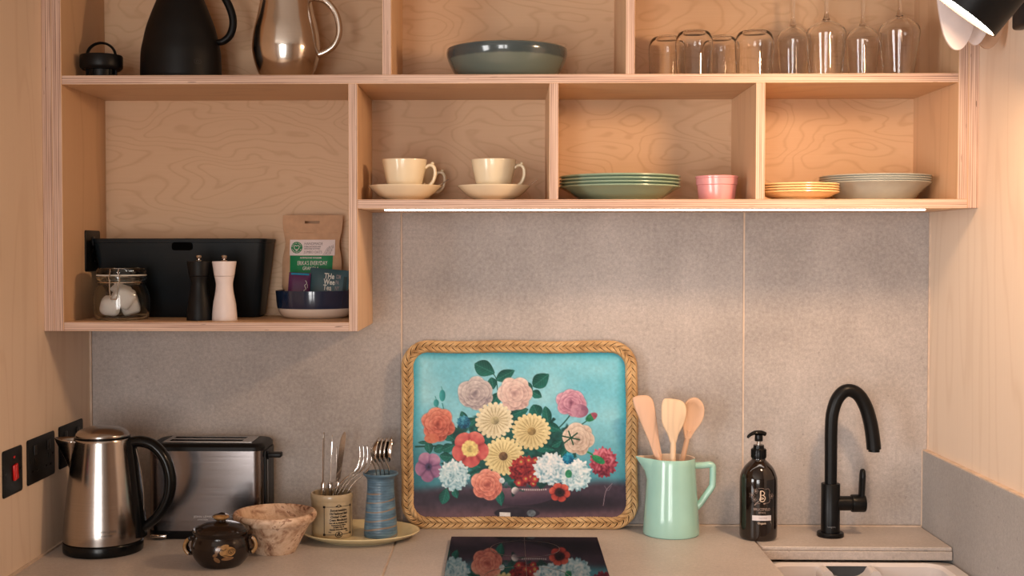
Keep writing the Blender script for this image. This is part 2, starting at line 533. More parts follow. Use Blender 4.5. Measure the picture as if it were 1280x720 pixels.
for i in range(len(loops)-1):
    for k in range(n): ff.append((i*n+k, i*n+(k+1) % n, (i+1)*n+(k+1) % n, (i+1)*n+k))
ff.append(tuple(range(n-1, -1, -1))); ff.append(tuple((len(loops)-1)*n+k for k in range(n)))
g.add(vv, ff); g.obj('basin', 'sink', sk)
# overflow weir on the back wall: a hump with a scooped slot
pl = [(-.062, -.12), (.062, -.12)]
pl = crv([(-.056, .02), (-.061, .17), (-.058, .2), (-.050, .2075), (-.041, .2055), (-.033, .194), (-.016, .186), (.016, .186), (.033, .194), (.041, .2055), (.050, .2075), (.058, .2), (.061, .17), (.056, .02)], 4)
g = G(); g.prism(pl, .150, .1955)
g.obj('overflow_weir', 'sink', sk, loc=(-.024, 0, 0))
G().box(-.042, .042, .1925, .1965, .17, .2060).obj('overflow_slot', 'dark', sk, loc=(-.024, 0, 0), smooth=False)
g = G(); g.lathe([(0, .0225), (.03, .0225), (.034, .0205), (.034, .019), (0, .019)], 24)
g.obj('drain', 'chrome', sk)

def cabinet(x0, x1, y0, y1, z1, label):
    c = thing('base_cabinet', label, 'cabinet', ((x0+x1)/2, (y0+y1)/2, FZ))
    hw = (x1-x0)/2; hd = (y1-y0)/2; h = z1-FZ
    G().box(-hw, hw, -hd+.02, hd, .1, h).obj('body', 'ply_side', c, smooth=False)
    G().box(-hw, hw, -hd+.06, hd, 0, .1).obj('plinth', 'black', c, smooth=False)
    for s in (-1, 1):
        d = G().box(-hw/2+.0015, hw/2-.0015, -.01, .009, .102, h-.004, .001, 1).obj('door', 'ply_side', c, (s*hw/2, -hd+.01, 0), smooth=False)
        G().box(-.006, .006, -.03, -.011, h-.2, h-.08, .003).obj('handle', 'black', d, (-s*(hw/2-.04), 0, 0))
cabinet(WL+.003, -.215, -.6, -.004, -.0385, 'birch base cabinet under the kettle end of the worktop')
cabinet(-.213, .518, -.6, -.004, -.0385, 'birch base cabinet under the black glass hob')
cabinet(.5205, .911, -.6, -.02, -.2405, 'low birch base cabinet carrying the white sink')

# hob
M['hobglass'] = simple('black_hob_glass', (.004, .004, .005), .03, var=.1, coat=0)
hb = thing('hob', 'black glass hob with mirror shine set in front of the floral tray', 'hob', (.0385, -.378, .0))
G().box(-.1525, .1525, -.22, .2245, .0003, .009, .0008, 2).obj('glass_plate', 'hobglass', hb, smooth=False)
M['hobline'] = simple('grey_hob_print', S((70, 66, 66)), .3)
v, f = merge2d([stroke2d([(0, -.21), (0, .225)], .0008)]+[ring2d(ell(0, c, r, r, 48), .0012) for c, r in ((-.1, .08), (.12, .07))])
mapped('zone_marking', v, f, lambda a, b: (a, b, .0092), 'hobline', hb)

# ================================================================== WALL SHELF UNIT
D = -.273; TP = 1.33; t = .018
su = thing('wall_shelf', 'birch plywood wall shelf unit with open compartments and striped board edges', 'shelf', (0, 0, .446))
SL = (0, 0, .446)
XL, XR = -.8827, .8861
def P(*a): return panel(*a, parent=su, face=FACE, edge=EDGE, ploc=SL)
FACE, EDGE = 'ply_side', 'edge_v'
P('side_panel', WL, -.9025, D, -.001, .446, TP)
P('side_panel', -.9025, XL, D-.001, -.001, .446, TP)
P('side_panel', XR, .9057, D, -.001, .708, TP)
P('side_panel', .9057, WR, D-.001, -.001, .690, TP)
P('divider', -.312, -.294, D, -.001, .446, .9363)
P('divider', .0855, .1035, D, -.001, .708, .9363)
P('divider', .4915, .5095, D, -.001, .708, .9363)
P('divider', -.2445, -.2265, D, -.001, .9543, TP-t)
P('divider', .2355, .2535, D, -.001, .9543, TP-t)
FACE, EDGE = 'ply_flat', 'edge_h'
P('shelf_board', XL, XR, D, -.001, .9363, .9543)
P('shelf_board', -.294, .9057, D, -.001, .690, .708)
P('shelf_board', XL, -.312, D, -.001, .446, .464)
P('shelf_board', XL, XR, D, -.001, TP-t, TP)
FACE, EDGE = 'ply_back', 'edge_x'
for x0, x1, z0, z1 in ((XL, -.312, .464, .9363), (-.294, .0855, .708, .9363), (.1035, .4915, .708, .9363), (.5095, XR, .708, .9363),
                       (XL, -.2445, .9543, TP-t), (-.2265, .2355, .9543, TP-t), (.2535, XR, .9543, TP-t)):
    EDGE = 'edge_h'
    o = G().box((x0-x1)/2, (x1-x0)/2, -.0025, .008, (z0-z1)/2, (z1-z0)/2).obj('back_panel', 'ply_back', su, ((x0+x1)/2, -.001, (z0+z1)/2-.446), smooth=False)
# LED strip under the lower board
ls = G().box(-.535, .535, -.006, .016, -.0035, 0).obj('light_strip', 'led', su, (.293, -.256, .690-.446-.0003), smooth=False)
G().box(-.58, .58, -.0085, -.0065, -.0012, 0).obj('strip_channel', 'ply_flat', su, (.295, -.256, .690-.446), smooth=False)

# ================================================================== SPOTLIGHT AND HANGING THINGS AT THE RIGHT WALL
ld = Vector((-.575, .262, -.77)).normalized()
lc = Vector((.735, -.70, .993))
lp = thing('wall_spotlight', 'lit black cylindrical spotlight on the plywood wall beside the shelf unit', 'lamp', (WR, -.50, 1.03))
base = Vector((WR, -.50, 1.03))
q = (-ld).to_track_quat('Z', 'Y')
def lampart(gobj, name, mat):
    o = gobj.obj(name, mat, lp)
    o.rotation_mode = 'QUATERNION'; o.rotation_quaternion = q; o.location = lc-base
    return o
g = G(); g.lathe([(.0645, .003), (.0645, 0), (.0675, 0), (.0675, .10), (.066, .15), (.058, .168), (.03, .174), (0, .174), (0, .170), (.055, .160), (.0635, .14), (.0645, .003)], 64)
lampart(g, 'shade', 'black')
g = G(); g.lathe([(0, .004), (.064, .004), (.064, .006), (0, .006)], 48)
lampart(g, 'diffuser', 'spark')
bk = lc-ld*.17-base
G().tube(crv([tuple(bk), tuple(bk+Vector((.03, .01, .05))), (-.014, -.02, .13), (-.010, -.02, .01)], 8), .008, 10).obj('arm', 'black', lp)
G().box(-.022, -.0005, -.060, .020, -.03, .018, .006, 3).obj('wall_mount', 'black', lp)

M['paddle'] = simple('white_plastic', S((228, 216, 216)), .4, var=.03)
M['paddle_b'] = simple('tan_plastic', S((186, 150, 124)), .35, var=.08)
hr = thing('hook_rail', 'slim black peg on the plywood wall holding the hanging utensils', 'hook', (WR, -.43, 1.205))
G().tube([(-.0005, 0, 0), (-.13, 0, 0)], .004, 10).obj('peg', 'black', hr)
G().lathe([(0, 0), (.016, 0), (.016, .006), (0, .006)], 24, T=rotm('Y', -PI/2), off=(-.0005, 0, 0)).obj('rosette', 'black', hr)
def paddle(x, y, zb, hw, mat, label, tilt=0):
    top = 1.222
    h = top-zb
    pts = crv([(-.010, h), (-.014, h*.86), (-hw*.9, h*.62), (-hw, h*.42), (-hw*.72, h*.15), (-hw*.36, .008), (0, 0), (hw*.36, .008), (hw*.72, h*.15), (hw, h*.42), (hw*.9, h*.62), (.014, h*.86), (.010, h)], 5)
    loop = [p for p in pts]
    n = len(loop)
    g = G()
    k = .93
    rings = []
    for yy, s in ((-.0035, k), (-.0045*.6, 1), (.0027, 1), (.0035, k)):
        rings.append([(p[0]*s, yy + .6*(p[0]**2), h/2+(p[1]-h/2)*(.985 if s < 1 else 1)) for p in loop])
    vv = [p for r in rings for p in r]; ff = []
    for i in range(3):
        for j in range(n): ff.append((i*n+j, i*n+(j+1) % n, (i+1)*n+(j+1) % n, (i+1)*n+j))
    ff.append(tuple(range(n))); ff.append(tuple(3*n+j for j in range(n-1, -1, -1)))
    g.add(vv, ff)
    r = thing('hanging_paddle', label, 'utensil', (x, y, zb), (0, tilt, 0))
    g.obj('blade', mat, r)
    g = G(); g.tube([(.009*math.cos(a), 0, h-.002+.0095*math.sin(a)) for a in [2*PI*i/16 for i in range(16)]], .0022, 8, closed=True)
    g.obj('loop', 'black', r)
paddle(.820, -.448, .971, .038, 'paddle', 'white rounded plastic utensil hanging closest to the spotlight opening')
paddle(.857, -.434, .982, .034, 'paddle', 'white rounded utensil hanging between the white one and the tan one')
paddle(.886, -.418, .978, .039, 'paddle_b', 'tan rounded utensil hanging closest to the plywood wall')

# ================================================================== TOP SHELF
Z1 = .9545
def plastic_stopper():
    r = thing('flask_stopper', 'black plastic flask stopper with loop handle standing on the shelf', 'stopper', (-.8362, -.17, Z1))
    g = G(); g.lathe([(0, .0), (.028, .0), (.0291, .002), (.0291, .024), (.038, .0245), (.0425, .029), (.0433, .032), (.0433, .052), (.042, .0545), (.03, .0555), (0, .0555)], 48)
    for i in range(10):
        a = 2*PI*i/10
        g.box(-.0025, .0025, -.0022, .0022, .001, .024, T=rotm('Z', a), off=(.0295*math.cos(a), .0295*math.sin(a), 0))
    g.obj('plug', 'black', r)
    pts = [(-.0295*math.cos(a), 0, .054+.027*math.sin(a)) for a in [PI*i/18 for i in range(19)]]
    G().tube(pts, (.007, .0026), 10, up=(0, 1, 0)).obj('loop_handle', 'black', r)
plastic_stopper()
def vacuum_jug():
    r = thing('vacuum_jug', 'matt black vacuum jug with hoop handle on the top shelf', 'jug', (-.6784, -.14, Z1))
    pr = crv([(.0831, .002), (.0832, .02), (.0827, .0417), (.0814, .0666), (.0763, .0916), (.0705, .1164), (.0604, .1446), (.0486, .1745), (.040, .203), (.037, .225)], 5)
    g = G(); g.lathe([(0, 0), (.081, 0)]+pr+[(.039, .229), (.034, .229), (.034, .19), (0, .19)], 64)
    g.obj('body', 'blackmatte', r)
    g = G(); g.lathe([(.0835, .004), (.0842, .006), (.0842, .009), (.0833, .011)], 64); g.obj('base_ring', 'black', r)
    G().lathe([(.034, .222), (.040, .229), (.043, .240), (.036, .243), (0, .243)], 48).obj('rim', 'black', r)
    pts = crv([(.074, 0, .086), (.088, 0, .088), (.103, 0, .1015), (.1095, 0, .125), (.105, 0, .152), (.090, 0, .182), (.068, 0, .206), (.036, 0, .214)], 6)
    G().tube(pts, [(.009, .0062+.002*min(1, i/12)) for i in range(len(pts))], 12, up=(0, 1, 0)).obj('handle', 'black', r)
    # small embossed mark on the lower front
    v, f = merge2d([ring2d(ell(.0, .0, .008, .0052, 24), .0007), ring2d(ell(0, 0, .0035, .0028, 16), .0007)])
    M['emboss'] = simple('embossed_black', S((46, 46, 48)), .4)
    def fn(a, b):
        th = .66+a/.083; rr = .0833
        return (rr*math.sin(th), -rr*math.cos(th), .037+b)
    mapped('embossed_mark', v, f, fn, 'emboss', r)
vacuum_jug()
def steel_jug():
    r = thing('steel_jug', 'polished steel jug with tubular loop handle on the top shelf', 'jug', (-.4565, -.15, Z1))
    pr = crv([(.044, .0), (.0558, .0181), (.0645, .040), (.0692, .062), (.0700, .0759), (.0682, .095), (.065, .1139), (.0583, .1419), (.0525, .1716), (.049, .2), (.050, .225)], 6)
    g = G(); g.lathe([(0, .002), (.040, .002), (.042, 0)]+pr+[(.0485, .225), (.0475, .2), (.05, .17), (.055, .145), (0, .14)], 72)
    g.obj('body', 'satin', r)
    pts = crv([(.0655, 0, .058), (.080, 0, .063), (.0985, 0, .076), (.1095, 0, .098), (.1095, 0, .124), (.101, 0, .149), (.083, 0, .169), (.062, 0, .175), (.048, 0, .173)], 6)
    G().tube(pts, .0068, 14).obj('handle', 'satin', r)
steel_jug()
M['celadon'] = None
def bandmat(name, stops, rough=.15, coat=.6, nz=.003):
    """glaze that changes with height (object z)"""
    m, nt, b = mk(name)
    sp = nd(nt, 'ShaderNodeSeparateXYZ'); nt.links.new(nd(nt, 'ShaderNodeTexCoord').outputs['Object'], sp.inputs[0])
    n = noise(nt, pos(nt, (60, 60, 12), obj=True), 1, 3)
    z = mathn(nt, 'ADD', sp.outputs[2], mathn(nt, 'MULTIPLY', mathn(nt, 'SUBTRACT', n, .5), nz))
    z0, z1 = stops[0][0], stops[-1][0]
    fz = mathn(nt, 'DIVIDE', mathn(nt, 'SUBTRACT', z, z0), z1-z0)
    c = ramp(nt, fz, [((s[0]-z0)/(z1-z0), S(s[1])) for s in stops])
    c2 = mixc(nt, mathn(nt, 'MULTIPLY', noise(nt, pos(nt, obj=True), 90, 3), .25), c, S((40, 40, 40)), 'MULTIPLY')
    nt.links.new(c, b.inputs['Base Color'])
    b.inputs['Roughness'].default_value = rough
    b.inputs['Coat Weight'].default_value = coat
    b.inputs['Coat Roughness'].default_value = .06
    return m
M['celadon'] = bandmat('grey_green_glaze', [(0, (96, 106, 98)), (.044, (100, 110, 102)), (.0475, (62, 74, 76)), (.066, (60, 72, 76)), (.069, (112, 116, 104))], .16, .6)
pr = crv([(.088, .0), (.100, .008), (.112, .024), (.1215, .044), (.1252, .058), (.1246, .0675)], 5)
g = G(); g.lathe([(0, .003), (.082, .003), (.084, 0)]+pr+[(.1225, .069), (.1195, .066), (.117, .05), (.106, .028), (.088, .012), (0, .009)], 72)
tag(g.obj('serving_bowl', 'celadon', None, (.0015, -.14, Z1)), 'wide grey-green glazed serving bowl alone in its compartment', 'bowl')

def tumbler(x, y, h, r, label):
    o = thing('glass_tumbler', label, 'glass', (x, y, Z1), group='upturned glass tumblers on the top shelf')
    pr_o = [(r*.925, 0), (r*.945, h*.25), (r*.98, h*.5), (r, h*.68), (r*.985, h*.8), (r*.9, h*.91), (r*.78, h*.97), (r*.62, h)]
    pr_i = [(r*.4, h*.965), (r*.60, h*.962), (r*.75, h*.936), (r*.868, h*.880), (r*.952, h*.79), (r*.968, h*.68), (r*.950, h*.5), (r*.915, h*.25), (r*.895, 0)]
    po = crv(pr_o, 4); pi_ = crv(pr_i, 4)
    G().lathe([(0, h-.0015), (r*.5, h-.0015)]+po[::-1]+pi_[::-1]+[(0, h*.965)], 48, ).obj('glass_body', 'glass', o)
    return o
tumbler(.3404, -.085, .104, .0388, 'upturned glass tumbler beside the plywood divider')
tumbler(.3826, -.185, .0985, .038, 'upturned glass tumbler second from the plywood divider')
tumbler(.4532, -.085, .104, .037, 'upturned glass tumbler third from the plywood divider')
tumbler(.5046, -.185, .0985, .039, 'upturned glass tumbler beside the wine glasses')
def wineglass(x, y, r, hb, rim, label):
    o = thing('wine_glass', label, 'glass', (x, y, Z1), group='upturned wine glasses on the top shelf')
    w = .0011
    out = crv([(rim, 0), (rim+(r-rim)*.55, hb*.42), (r*.985, hb*.70), (r, hb*.79), (r*.88, hb*.885), (r*.55, hb*.965), (r*.25, hb*1.01), (.0068, hb*1.045)], 6)
    stem = crv([(.0048, hb*1.1), (.0036, hb*1.2), (.0034, hb*1.6), (.0038, hb*1.9), (.007, hb*1.96)], 5)
    inn = [(max(a-w, .0003), b) if b < hb*.8 else (max(a-w*1.2, .0003), b-w*1.6) for a, b in out]
    g = G(); g.lathe([(0, hb*1.0)]+inn[::-1][4:]+[(rim-w*.5, -.0)]+out, 56)
    g2 = out[-1]
    g.obj('bowl', 'glass', o)
    zt2 = hb*1.96
    G().lathe([(0, hb*1.02), (.0062, hb*1.046)]+stem+[(0, zt2)], 24).obj('stem', 'glass', o)
    G().lathe([(0, zt2+.0002), (.0075, zt2+.0002), (.02, zt2+.003), (.034, zt2+.0055), (.0345, zt2+.0065), (.034, zt2+.0072), (0, zt2+.0076)], 48).obj('foot', 'glass', o)
wineglass(.6056, -.085, .0335, .124, .0262, 'upturned wine glass beside the tumblers')
wineglass(.6484, -.19, .0395, .116, .0315, 'upturned wine glass second from the tumblers')
wineglass(.7518, -.085, .0345, .124, .0268, 'upturned wine glass third from the tumblers')
wineglass(.7957, -.19, .0408, .122, .0285, 'upturned wine glass beside the side panel of the shelf')

# ================================================================== MIDDLE SHELF
Z2 = .7082
def saucer(x, y, label, z=Z2):
    pr = [(0, .003), (.030, .003), (.031, 0), (.036, 0), (.038, .003)]+crv([(.038, .003), (.052, .010), (.066, .0215), (.0748, .0305)], 5)+[(.0752, .0318), (.0738, .0318)]+crv([(.0738, .0318), (.064, .0245), (.05, .0135), (.03, .007)], 5)+[(0, .0065)]
    return tag(G().lathe(pr, 64).obj('saucer', 'cream', None, (x, y, z)), label, 'saucer', 'cream saucers on the shelf')
def cup(x, y, z, label, rot=0):
    o = thing('teacup', label, 'cup', (x, y, z), (0, 0, rot), 'cream teacups on the shelf')
    pr = [(0, .003), (.023, .003), (.024, 0), (.027, 0), (.0275, .003)]+crv([(.0285, .006), (.034, .018), (.0385, .038), (.0430, .058), (.0462, .0765)], 5)+[(.0460, .0778), (.0445, .0772)]+crv([(.0445, .0772), (.041, .057), (.0365, .038), (.032, .019), (.024, .008)], 5)+[(0, .0065)]
    G().lathe(pr, 64).obj('cup_body', 'cream', o)
    pts = crv([(.0425, 0, .061), (.050, 0, .0665), (.058, 0, .0655), (.0625, 0, .058), (.0625, 0, .044), (.057, 0, .031), (.048, 0, .024), (.0375, 0, .0235)], 6)
    h = G(); h.tube(pts, [(.0036, .0042)]*len(pts), 10)
    h.lathe([(0, .0), (.004, .002), (.003, .006), (0, .0075)], 10, off=(.0575, 0, .0665))
    h.lathe([(0, -.006), (.004, -.003), (.004, .003), (0, .006)], 10, off=(.0415, 0, .0245))
    h.obj('handle', 'cream', o)
saucer(-.2085, -.172, 'cream saucer under the teacup beside the plywood upright')
cup(-.2091, -.172, Z2+.0074, 'cream teacup on saucer beside the plywood upright')
saucer(-.0249, -.170, 'cream saucer under the teacup in the middle of the compartment')
cup(-.0255, -.170, Z2+.0074, 'cream teacup on saucer in the middle of the compartment')
cup(-.1955, -.0485, Z2+.0003, 'cream teacup half hidden behind another cup')
def teaspoon(x, y, z, label):
    o = thing('teaspoon', label, 'spoon', (x, y, z), group='teaspoons on the saucers')
    path = crv([(-.028, -.012, .0035), (-.012, -.008, .0065), (.012, -.003, .0168), (.026, 0, .0232), (.038, .003, .0318)], 6)
    G().tube(path, [(.0012, .002+.0016*(i/len(path))**2) for i in range(len(path))], 10).obj('handle', 'chrome', o)
    v, f = lathem([(0, -.0022), (.006, -.0015), (.009, .0006), (.0088, .0012), (.006, -.0005), (0, -.001)], 20)
    g = G(); g.add([(p[0]*1.5-.038, p[1]-.0165, p[2]+.0035) for p in v], f)
    g.obj('spoon_bowl', 'chrome', o)
teaspoon(-.1585+.002, -.186, Z2+.0125, 'steel teaspoon on the saucer beside the plywood upright')
teaspoon(.0265, -.184, Z2+.0125, 'steel teaspoon on the saucer in the middle of the compartment')

def plate_stack(name, x, y, R, foot, h, dz, mat, labels, cat, group):
    rim = R-.0; tkn = min(dz*.62, .0042)
    lo = crv([(foot, .0), (foot+.004, .004), (foot+(R-foot)*.35, h*.38), (foot+(R-foot)*.7, h*.74), (R-.001, h-.0012)], 5)
    up_ = [(a-.0008, b+tkn) for a, b in lo]
    pr = [(0, .0015), (foot-.005, .0015), (foot-.004, 0)]+lo+[(R, h-.0004), (R-.0006, h+tkn*.5)]+up_[::-1][1:-2]+[(foot-.004, .0015+tkn), (0, .0015+tkn)]
    me = None
    for i, lb in enumerate(labels):
        if me is None:
            o = G().lathe(pr, 72).obj(name, mat, None, (x, y, Z2)); me = o.data
        else:
            o = link(name, me, None, (x+random.uniform(-.0004, .0004), y+random.uniform(-.0004, .0004), Z2+i*dz+.0001*i), (0, 0, i*.4))
        tag(o, lb, cat, group)
M['sage'] = bandmat('sage_green_glaze', [(0, (120, 140, 118)), (.03, (136, 160, 138)), (.04, (168, 200, 184))], .2, .5, .002)
M['greyglaze'] = simple('pale_grey_glaze', S((164, 170, 164)), .2, var=.05, coat=.5)
M['butter'] = simple('butter_yellow_glaze', S((240, 206, 150)), .22, var=.05, coat=.4)
M['pink'] = simple('pink_glaze', S((226, 156, 160)), .22, var=.04, coat=.5)
def names(a, b): return ['%s plate at the bottom of the %s' % (a, b), '%s plate second from the bottom of the %s' % (a, b), '%s plate third from the bottom of the %s' % (a, b), '%s plate on top of the %s' % (a, b)]
plate_stack('dinner_plate', .2365, -.140, .1255, .079, .0295, .0068, 'sage', names('sage green', 'stack beside the pink ramekin'), 'plate', 'stacked sage green plates')
plate_stack('side_plate', .595, -.1905, .081, .050, .0165, .0050, 'butter', names('small butter yellow', 'stack beside the grey plates'), 'plate', 'stacked butter yellow plates')
plate_stack('dinner_plate', .7700, -.1185, .1135, .074, .0385, .0044, 'greyglaze', names('pale grey', 'stack beside the yellow plates'), 'plate', 'stacked pale grey plates')
pr = [(0, .003), (.033, .003), (.034, 0), (.0362, 0), (.0368, .002), (.0402, .031), (.0402, .0315), (.0422, .033), (.0424, .0455), (.0434, .0465), (.0436, .0495), (.0425, .0505), (.040, .0495), (.038, .03), (.034, .007), (0, .006)]
tag(G().lathe(pr, 56).obj('ramekin', 'pink', None, (.4309, -.18, Z2)), 'small pink ramekin beside the sage green plates', 'ramekin')

# ================================================================== LOWER SHELF
Z3 = .4642
bb = thing('bread_bin', 'large black tapered bread bin behind the jar and the mills', 'bread bin', (-.6835, -.065, Z3))
def frustum(rects, r, mat, name, parent, nseg=5):
    loops = []
    for z, x0, x1, y0, y1 in rects: loops.append([(x, y, z) for x, y in rrect(x0, x1, y0, y1, r, nseg)])
    n = len(loops[0]); vv = [p for l in loops for p in l]; ff = []
    for i in range(len(loops)-1):
        for k in range(n): ff.append((i*n+k, i*n+(k+1) % n, (i+1)*n+(k+1) % n, (i+1)*n+k))
    ff.append(tuple(range(n-1, -1, -1))); ff.append(tuple((len(loops)-1)*n+k for k in range(n)))
    g = G(); g.add(vv, ff); return g.obj(name, mat, parent)
M['binblack'] = simple('charcoal_lacquer', S((20, 26, 30)), .42, var=.08, spec=.28)
frustum([(.0, -.166, .152, -.028, .052), (.004, -.171, .157, -.032, .056), (.159, -.190, .177, -.062, .060)], .016, 'binblack', 'body', bb)
frustum([(.1595, -.1905, .1775, -.0635, .0605), (.1665, -.192, .179, -.065, .0612), (.168, -.191, .178, -.064, .0605)], .016, 'binblack', 'lid', bb)
g = G(); nt_ = rrect(-.0215, .0215, -.013, .004, .006, 4); g.prism(nt_, -.0665, -.060)
M['void'] = simple('opening_shade', S((3, 3, 3)), .9, spec=.05)  # flat black painted for the shade inside the notch and toaster slots
g.obj('finger_notch', 'void', bb, (.0015, .0005, .156))

jar = thing('clip_top_jar', 'clip-top glass jar of white sugar lumps on the lower shelf', 'jar', (-.795, -.18, Z3))
po = crv([(.046, .0), (.0535, .004), (.0572, .022), (.0575, .042), (.0555, .056), (.0482, .0705), (.0462, .077)], 5)
pi_ = [(a-.003, b+.003) for a, b in po]
G().lathe([(0, .003), (.042, .003), (.044, 0)]+po+[(.049, .080), (.051, .083), (.051, .0885), (.0485, .0905), (.0445, .0905)]+[(.0435, .077)]+pi_[::-1][1:]+[(.038, .0065), (0, .0065)], 56).obj('glass_body', 'jarglass', jar)
G().lathe([(0, .0975), (.036, .0975), (.042, .0935), (.0495, .0935), (.050, .096), (.050, .103), (.0478, .1065), (.041, .1065), (.038, .1035), (0, .1025)], 56).obj('glass_lid', 'jarglass', jar)
M['rubber'] = simple('pale_rubber_seal', S((190, 186, 176)), .6)
G().lathe([(.0442, .0907), (.0505, .0907), (.0508, .092), (.0505, .0933), (.0442, .0933)], 56).obj('rubber_seal', 'rubber', jar)
g = G()
g.tube([(.0512*math.cos(a), .0512*math.sin(a), .0775) for a in [2*PI*i/40 for i in range(40)]], .0011, 8, closed=True)
for s in (-1, 1):
    g.tube(crv([(.002+s*.0095, -.0515, .077), (.002+s*.011, -.055, .088), (.002+s*.008, -.056, .098), (.002+s*.009, -.052, .1045)], 4), .0011, 8)
    g.tube(crv([(.002+s*.0095, -.054, .083), (.002+s*.0085, -.058, .066), (.002+s*.006, -.0605, .044)], 4), .0011, 8)
g.tube([(.002-.006, -.0605, .044), (.002+.006, -.0605, .044)], .0011, 8)
g.obj('wire_clip', 'chrome', jar)
M['sugar'] = simple('white_sugar', S((236, 228, 228)), .7, var=.04, bmp=.3)
for (x, y, z, rx, ry, rz, s, lb) in ((-.019, -.015, .0275, .25, .2, .3, (.020, .0195, .0185), 'round white sugar lump low in the jar'), (.0085, -.0135, .0465, .35, .55, .5, (.0205, .018, .020), 'square tilted white sugar lump at the middle of the jar'),
                             (.014, .013, .0275, .2, -.3, .2, (.019, .018, .0175), 'white sugar lump low against the jar wall'), (-.008, .021, .0615, .3, .4, .9, (.017, .017, .016), 'white sugar lump on top of the others in the jar')):
    o = G().box(-s[0], s[0], -s[1], s[1], -s[2], s[2], .009 if s[0] != .020 else .013, 4).obj('sugar_lump', 'sugar', None, (-.795+x, -.18+y, Z3+z), (rx, ry, rz))
    tag(o, lb, 'sugar lump', 'sugar lumps in the jar')

def mill(x, mat, label):
    o = thing('pepper_mill' if mat == 'blackmatte' else 'salt_mill', label, 'mill', (x, -.206, Z3))
    lo = crv([(.0254, .0), (.0250, .012), (.0229, .034), (.0190, .055), (.0172, .0715), (.0180, .081), (.0202, .0898)], 5)
    G().lathe([(0, 0), (.0245, 0)]+lo+[(.0195, .0904), (0, .0904)], 48).obj('lower_body', mat, o)
    G().lathe([(0, .0909), (.0198, .0909), (.0204, .0914), (.0246, .1195), (.0242, .1205), (0, .1208)], 48).obj('grinding_head', mat, o)
    G().lathe([(0, .1206), (.006, .1206), (.0062, .122), (.003, .1235), (.003, .1255), (.0056, .1275), (.0062, .130), (.0045, .1328), (0, .1338)], 24).obj('knob', 'chrome', o)
mill(-.6275, 'blackmatte', 'black pepper mill with small steel knob next to the white mill')
mill(-.5755, 'whitematte', 'white salt mill with small steel knob next to the black mill')

M['navy'] = bandmat('navy_and_white_glaze', [(0, (226, 208, 192)), (.0205, (226, 208, 192)), (.0215, (24, 40, 66)), (.062, (24, 40, 66))], .14, .6, .0)
nb = (-.4055, -.099)
pr = crv([(.062, .0), (.072, .006), (.079, .018), (.0815, .030), (.0838, .056)], 5)
g = G(); g.lathe([(0, .002), (.056, .002), (.058, 0)]+pr+[(.0835, .0585), (.081, .0585), (.0795, .05), (.077, .028), (.068, .012), (0, .009)], 64)
tag(g.obj('stoneware_bowl', 'navy', None, (nb[0], nb[1], Z3)), 'navy and white stoneware bowl holding the oat pouch and tea packets', 'bowl')

# oat pouch standing in the bowl
M['kraft'] = simple('kraft_paper', S((196, 156, 124)), .7, var=.08, nscale=60, bmp=.15)
M['labelwhite'] = simple('printed_white', S((228, 214, 214)), .5, var=.02)
M['labelgreen'] = simple('printed_green', S((16, 124, 76)), .5, var=.05)
M['inkgrey'] = simple('printed_grey', S((136, 122, 124)), .5, var=.05)
M['inkpale'] = simple('printed_pale_grey', S((186, 174, 174)), .5, var=.05)
M['inkwhite'] = simple('printed_text_white', S((236, 226, 222)), .5, var=.02)
po_ = thing('oat_pouch', 'brown kraft paper pouch with white and green label standing in navy bowl', 'pouch', (-.4205, -.062, Z3+.0105))
PH = .209; PW = .0655
def pouch_front(u, w):      # u along x, w height; returns y of the front sheet
    a = max(0, 1-(u/PW)**2); b = max(0, min(1, w/PH))
    bulge = .024*(1-b)**.8*a**.6+.0035*a
    wr = .0012*math.sin(u*90+w*40)*a*(1 if b < .9 else 0)
    lean = .030*b
    return -.001-bulge-wr+lean
def edgew(w):
    b = w/PH
    return PW*(.76+.24*min(1, w/.055))*(1 - .10*math.exp(-((b-.70)/.12)**2) - .02*math.exp(-((b-.3)/.2)**2)) if b < .93 else PW
nu, nw = 24, 34
vv = []; ff = []
for side in (0, 1):
    for j in range(nw+1):
        w = PH*j/nw; ew = edgew(w)
        for i in range(nu+1):
            u = -1+2*i/nu
            yf = pouch_front(u*PW, w)
            if side: yb = .030*j/nw+.0006+.010*(1-j/nw)*max(0, 1-u*u)**.6
            vv.append((u*ew, yf if not side else yb, w))
N1 = (nu+1)*(nw+1)
for side in (0, 1):
    for j in range(nw):
        for i in range(nu):
            a = side*N1+j*(nu+1)+i
            # hanging slot near the top
            if j == nw-3 and abs(i-nu/2+.5) < 3: continue
            ff.append((a, a+1, a+nu+2, a+nu+1) if not side else (a, a+nu+1, a+nu+2, a+1))
for j in range(nw):
    for i in (0, nu):
        a = j*(nu+1)+i; ff.append((a, a+nu+1, a+nu+1+N1, a+N1))
for i in range(nu):
    for j in (0, nw):
        a = j*(nu+1)+i; ff.append((a, a+1, a+1+N1, a+N1))
g = G(); g.add(vv, ff); g.obj('paper_bag', 'kraft', po_)
M['slotdark'] = simple('dark_slot', S((120, 84, 62)), .8)
def pmap(e): return lambda a, b: (a, pouch_front(a, b)-e, b)
def gridpoly(x0, x1, z0, z1, nx, nz, taper=0):
    v = []; f = []
    for j in range(nz+1):
        for i in range(nx+1):
            zz = z0+(z1-z0)*j/nz; k = 1-taper*(1-j/nz)
            v.append(((x0+(x1-x0)*i/nx)*k, zz))
    for j in range(nz):
        for i in range(nx):
            a = j*(nx+1)+i; f.append((a, a+1, a+nx+2, a+nx+1))
    return v, f
v, f = gridpoly(-.047, .0505, .1215, .1555, 20, 8); lw = mapped('printed_label', v, f, pmap(.0010), 'labelwhite', po_)
v, f = gridpoly(-.046, .047, .060, .1213, 20, 12, .03); mapped('green_label', v, f, pmap(.0011), 'labelgreen', po_)
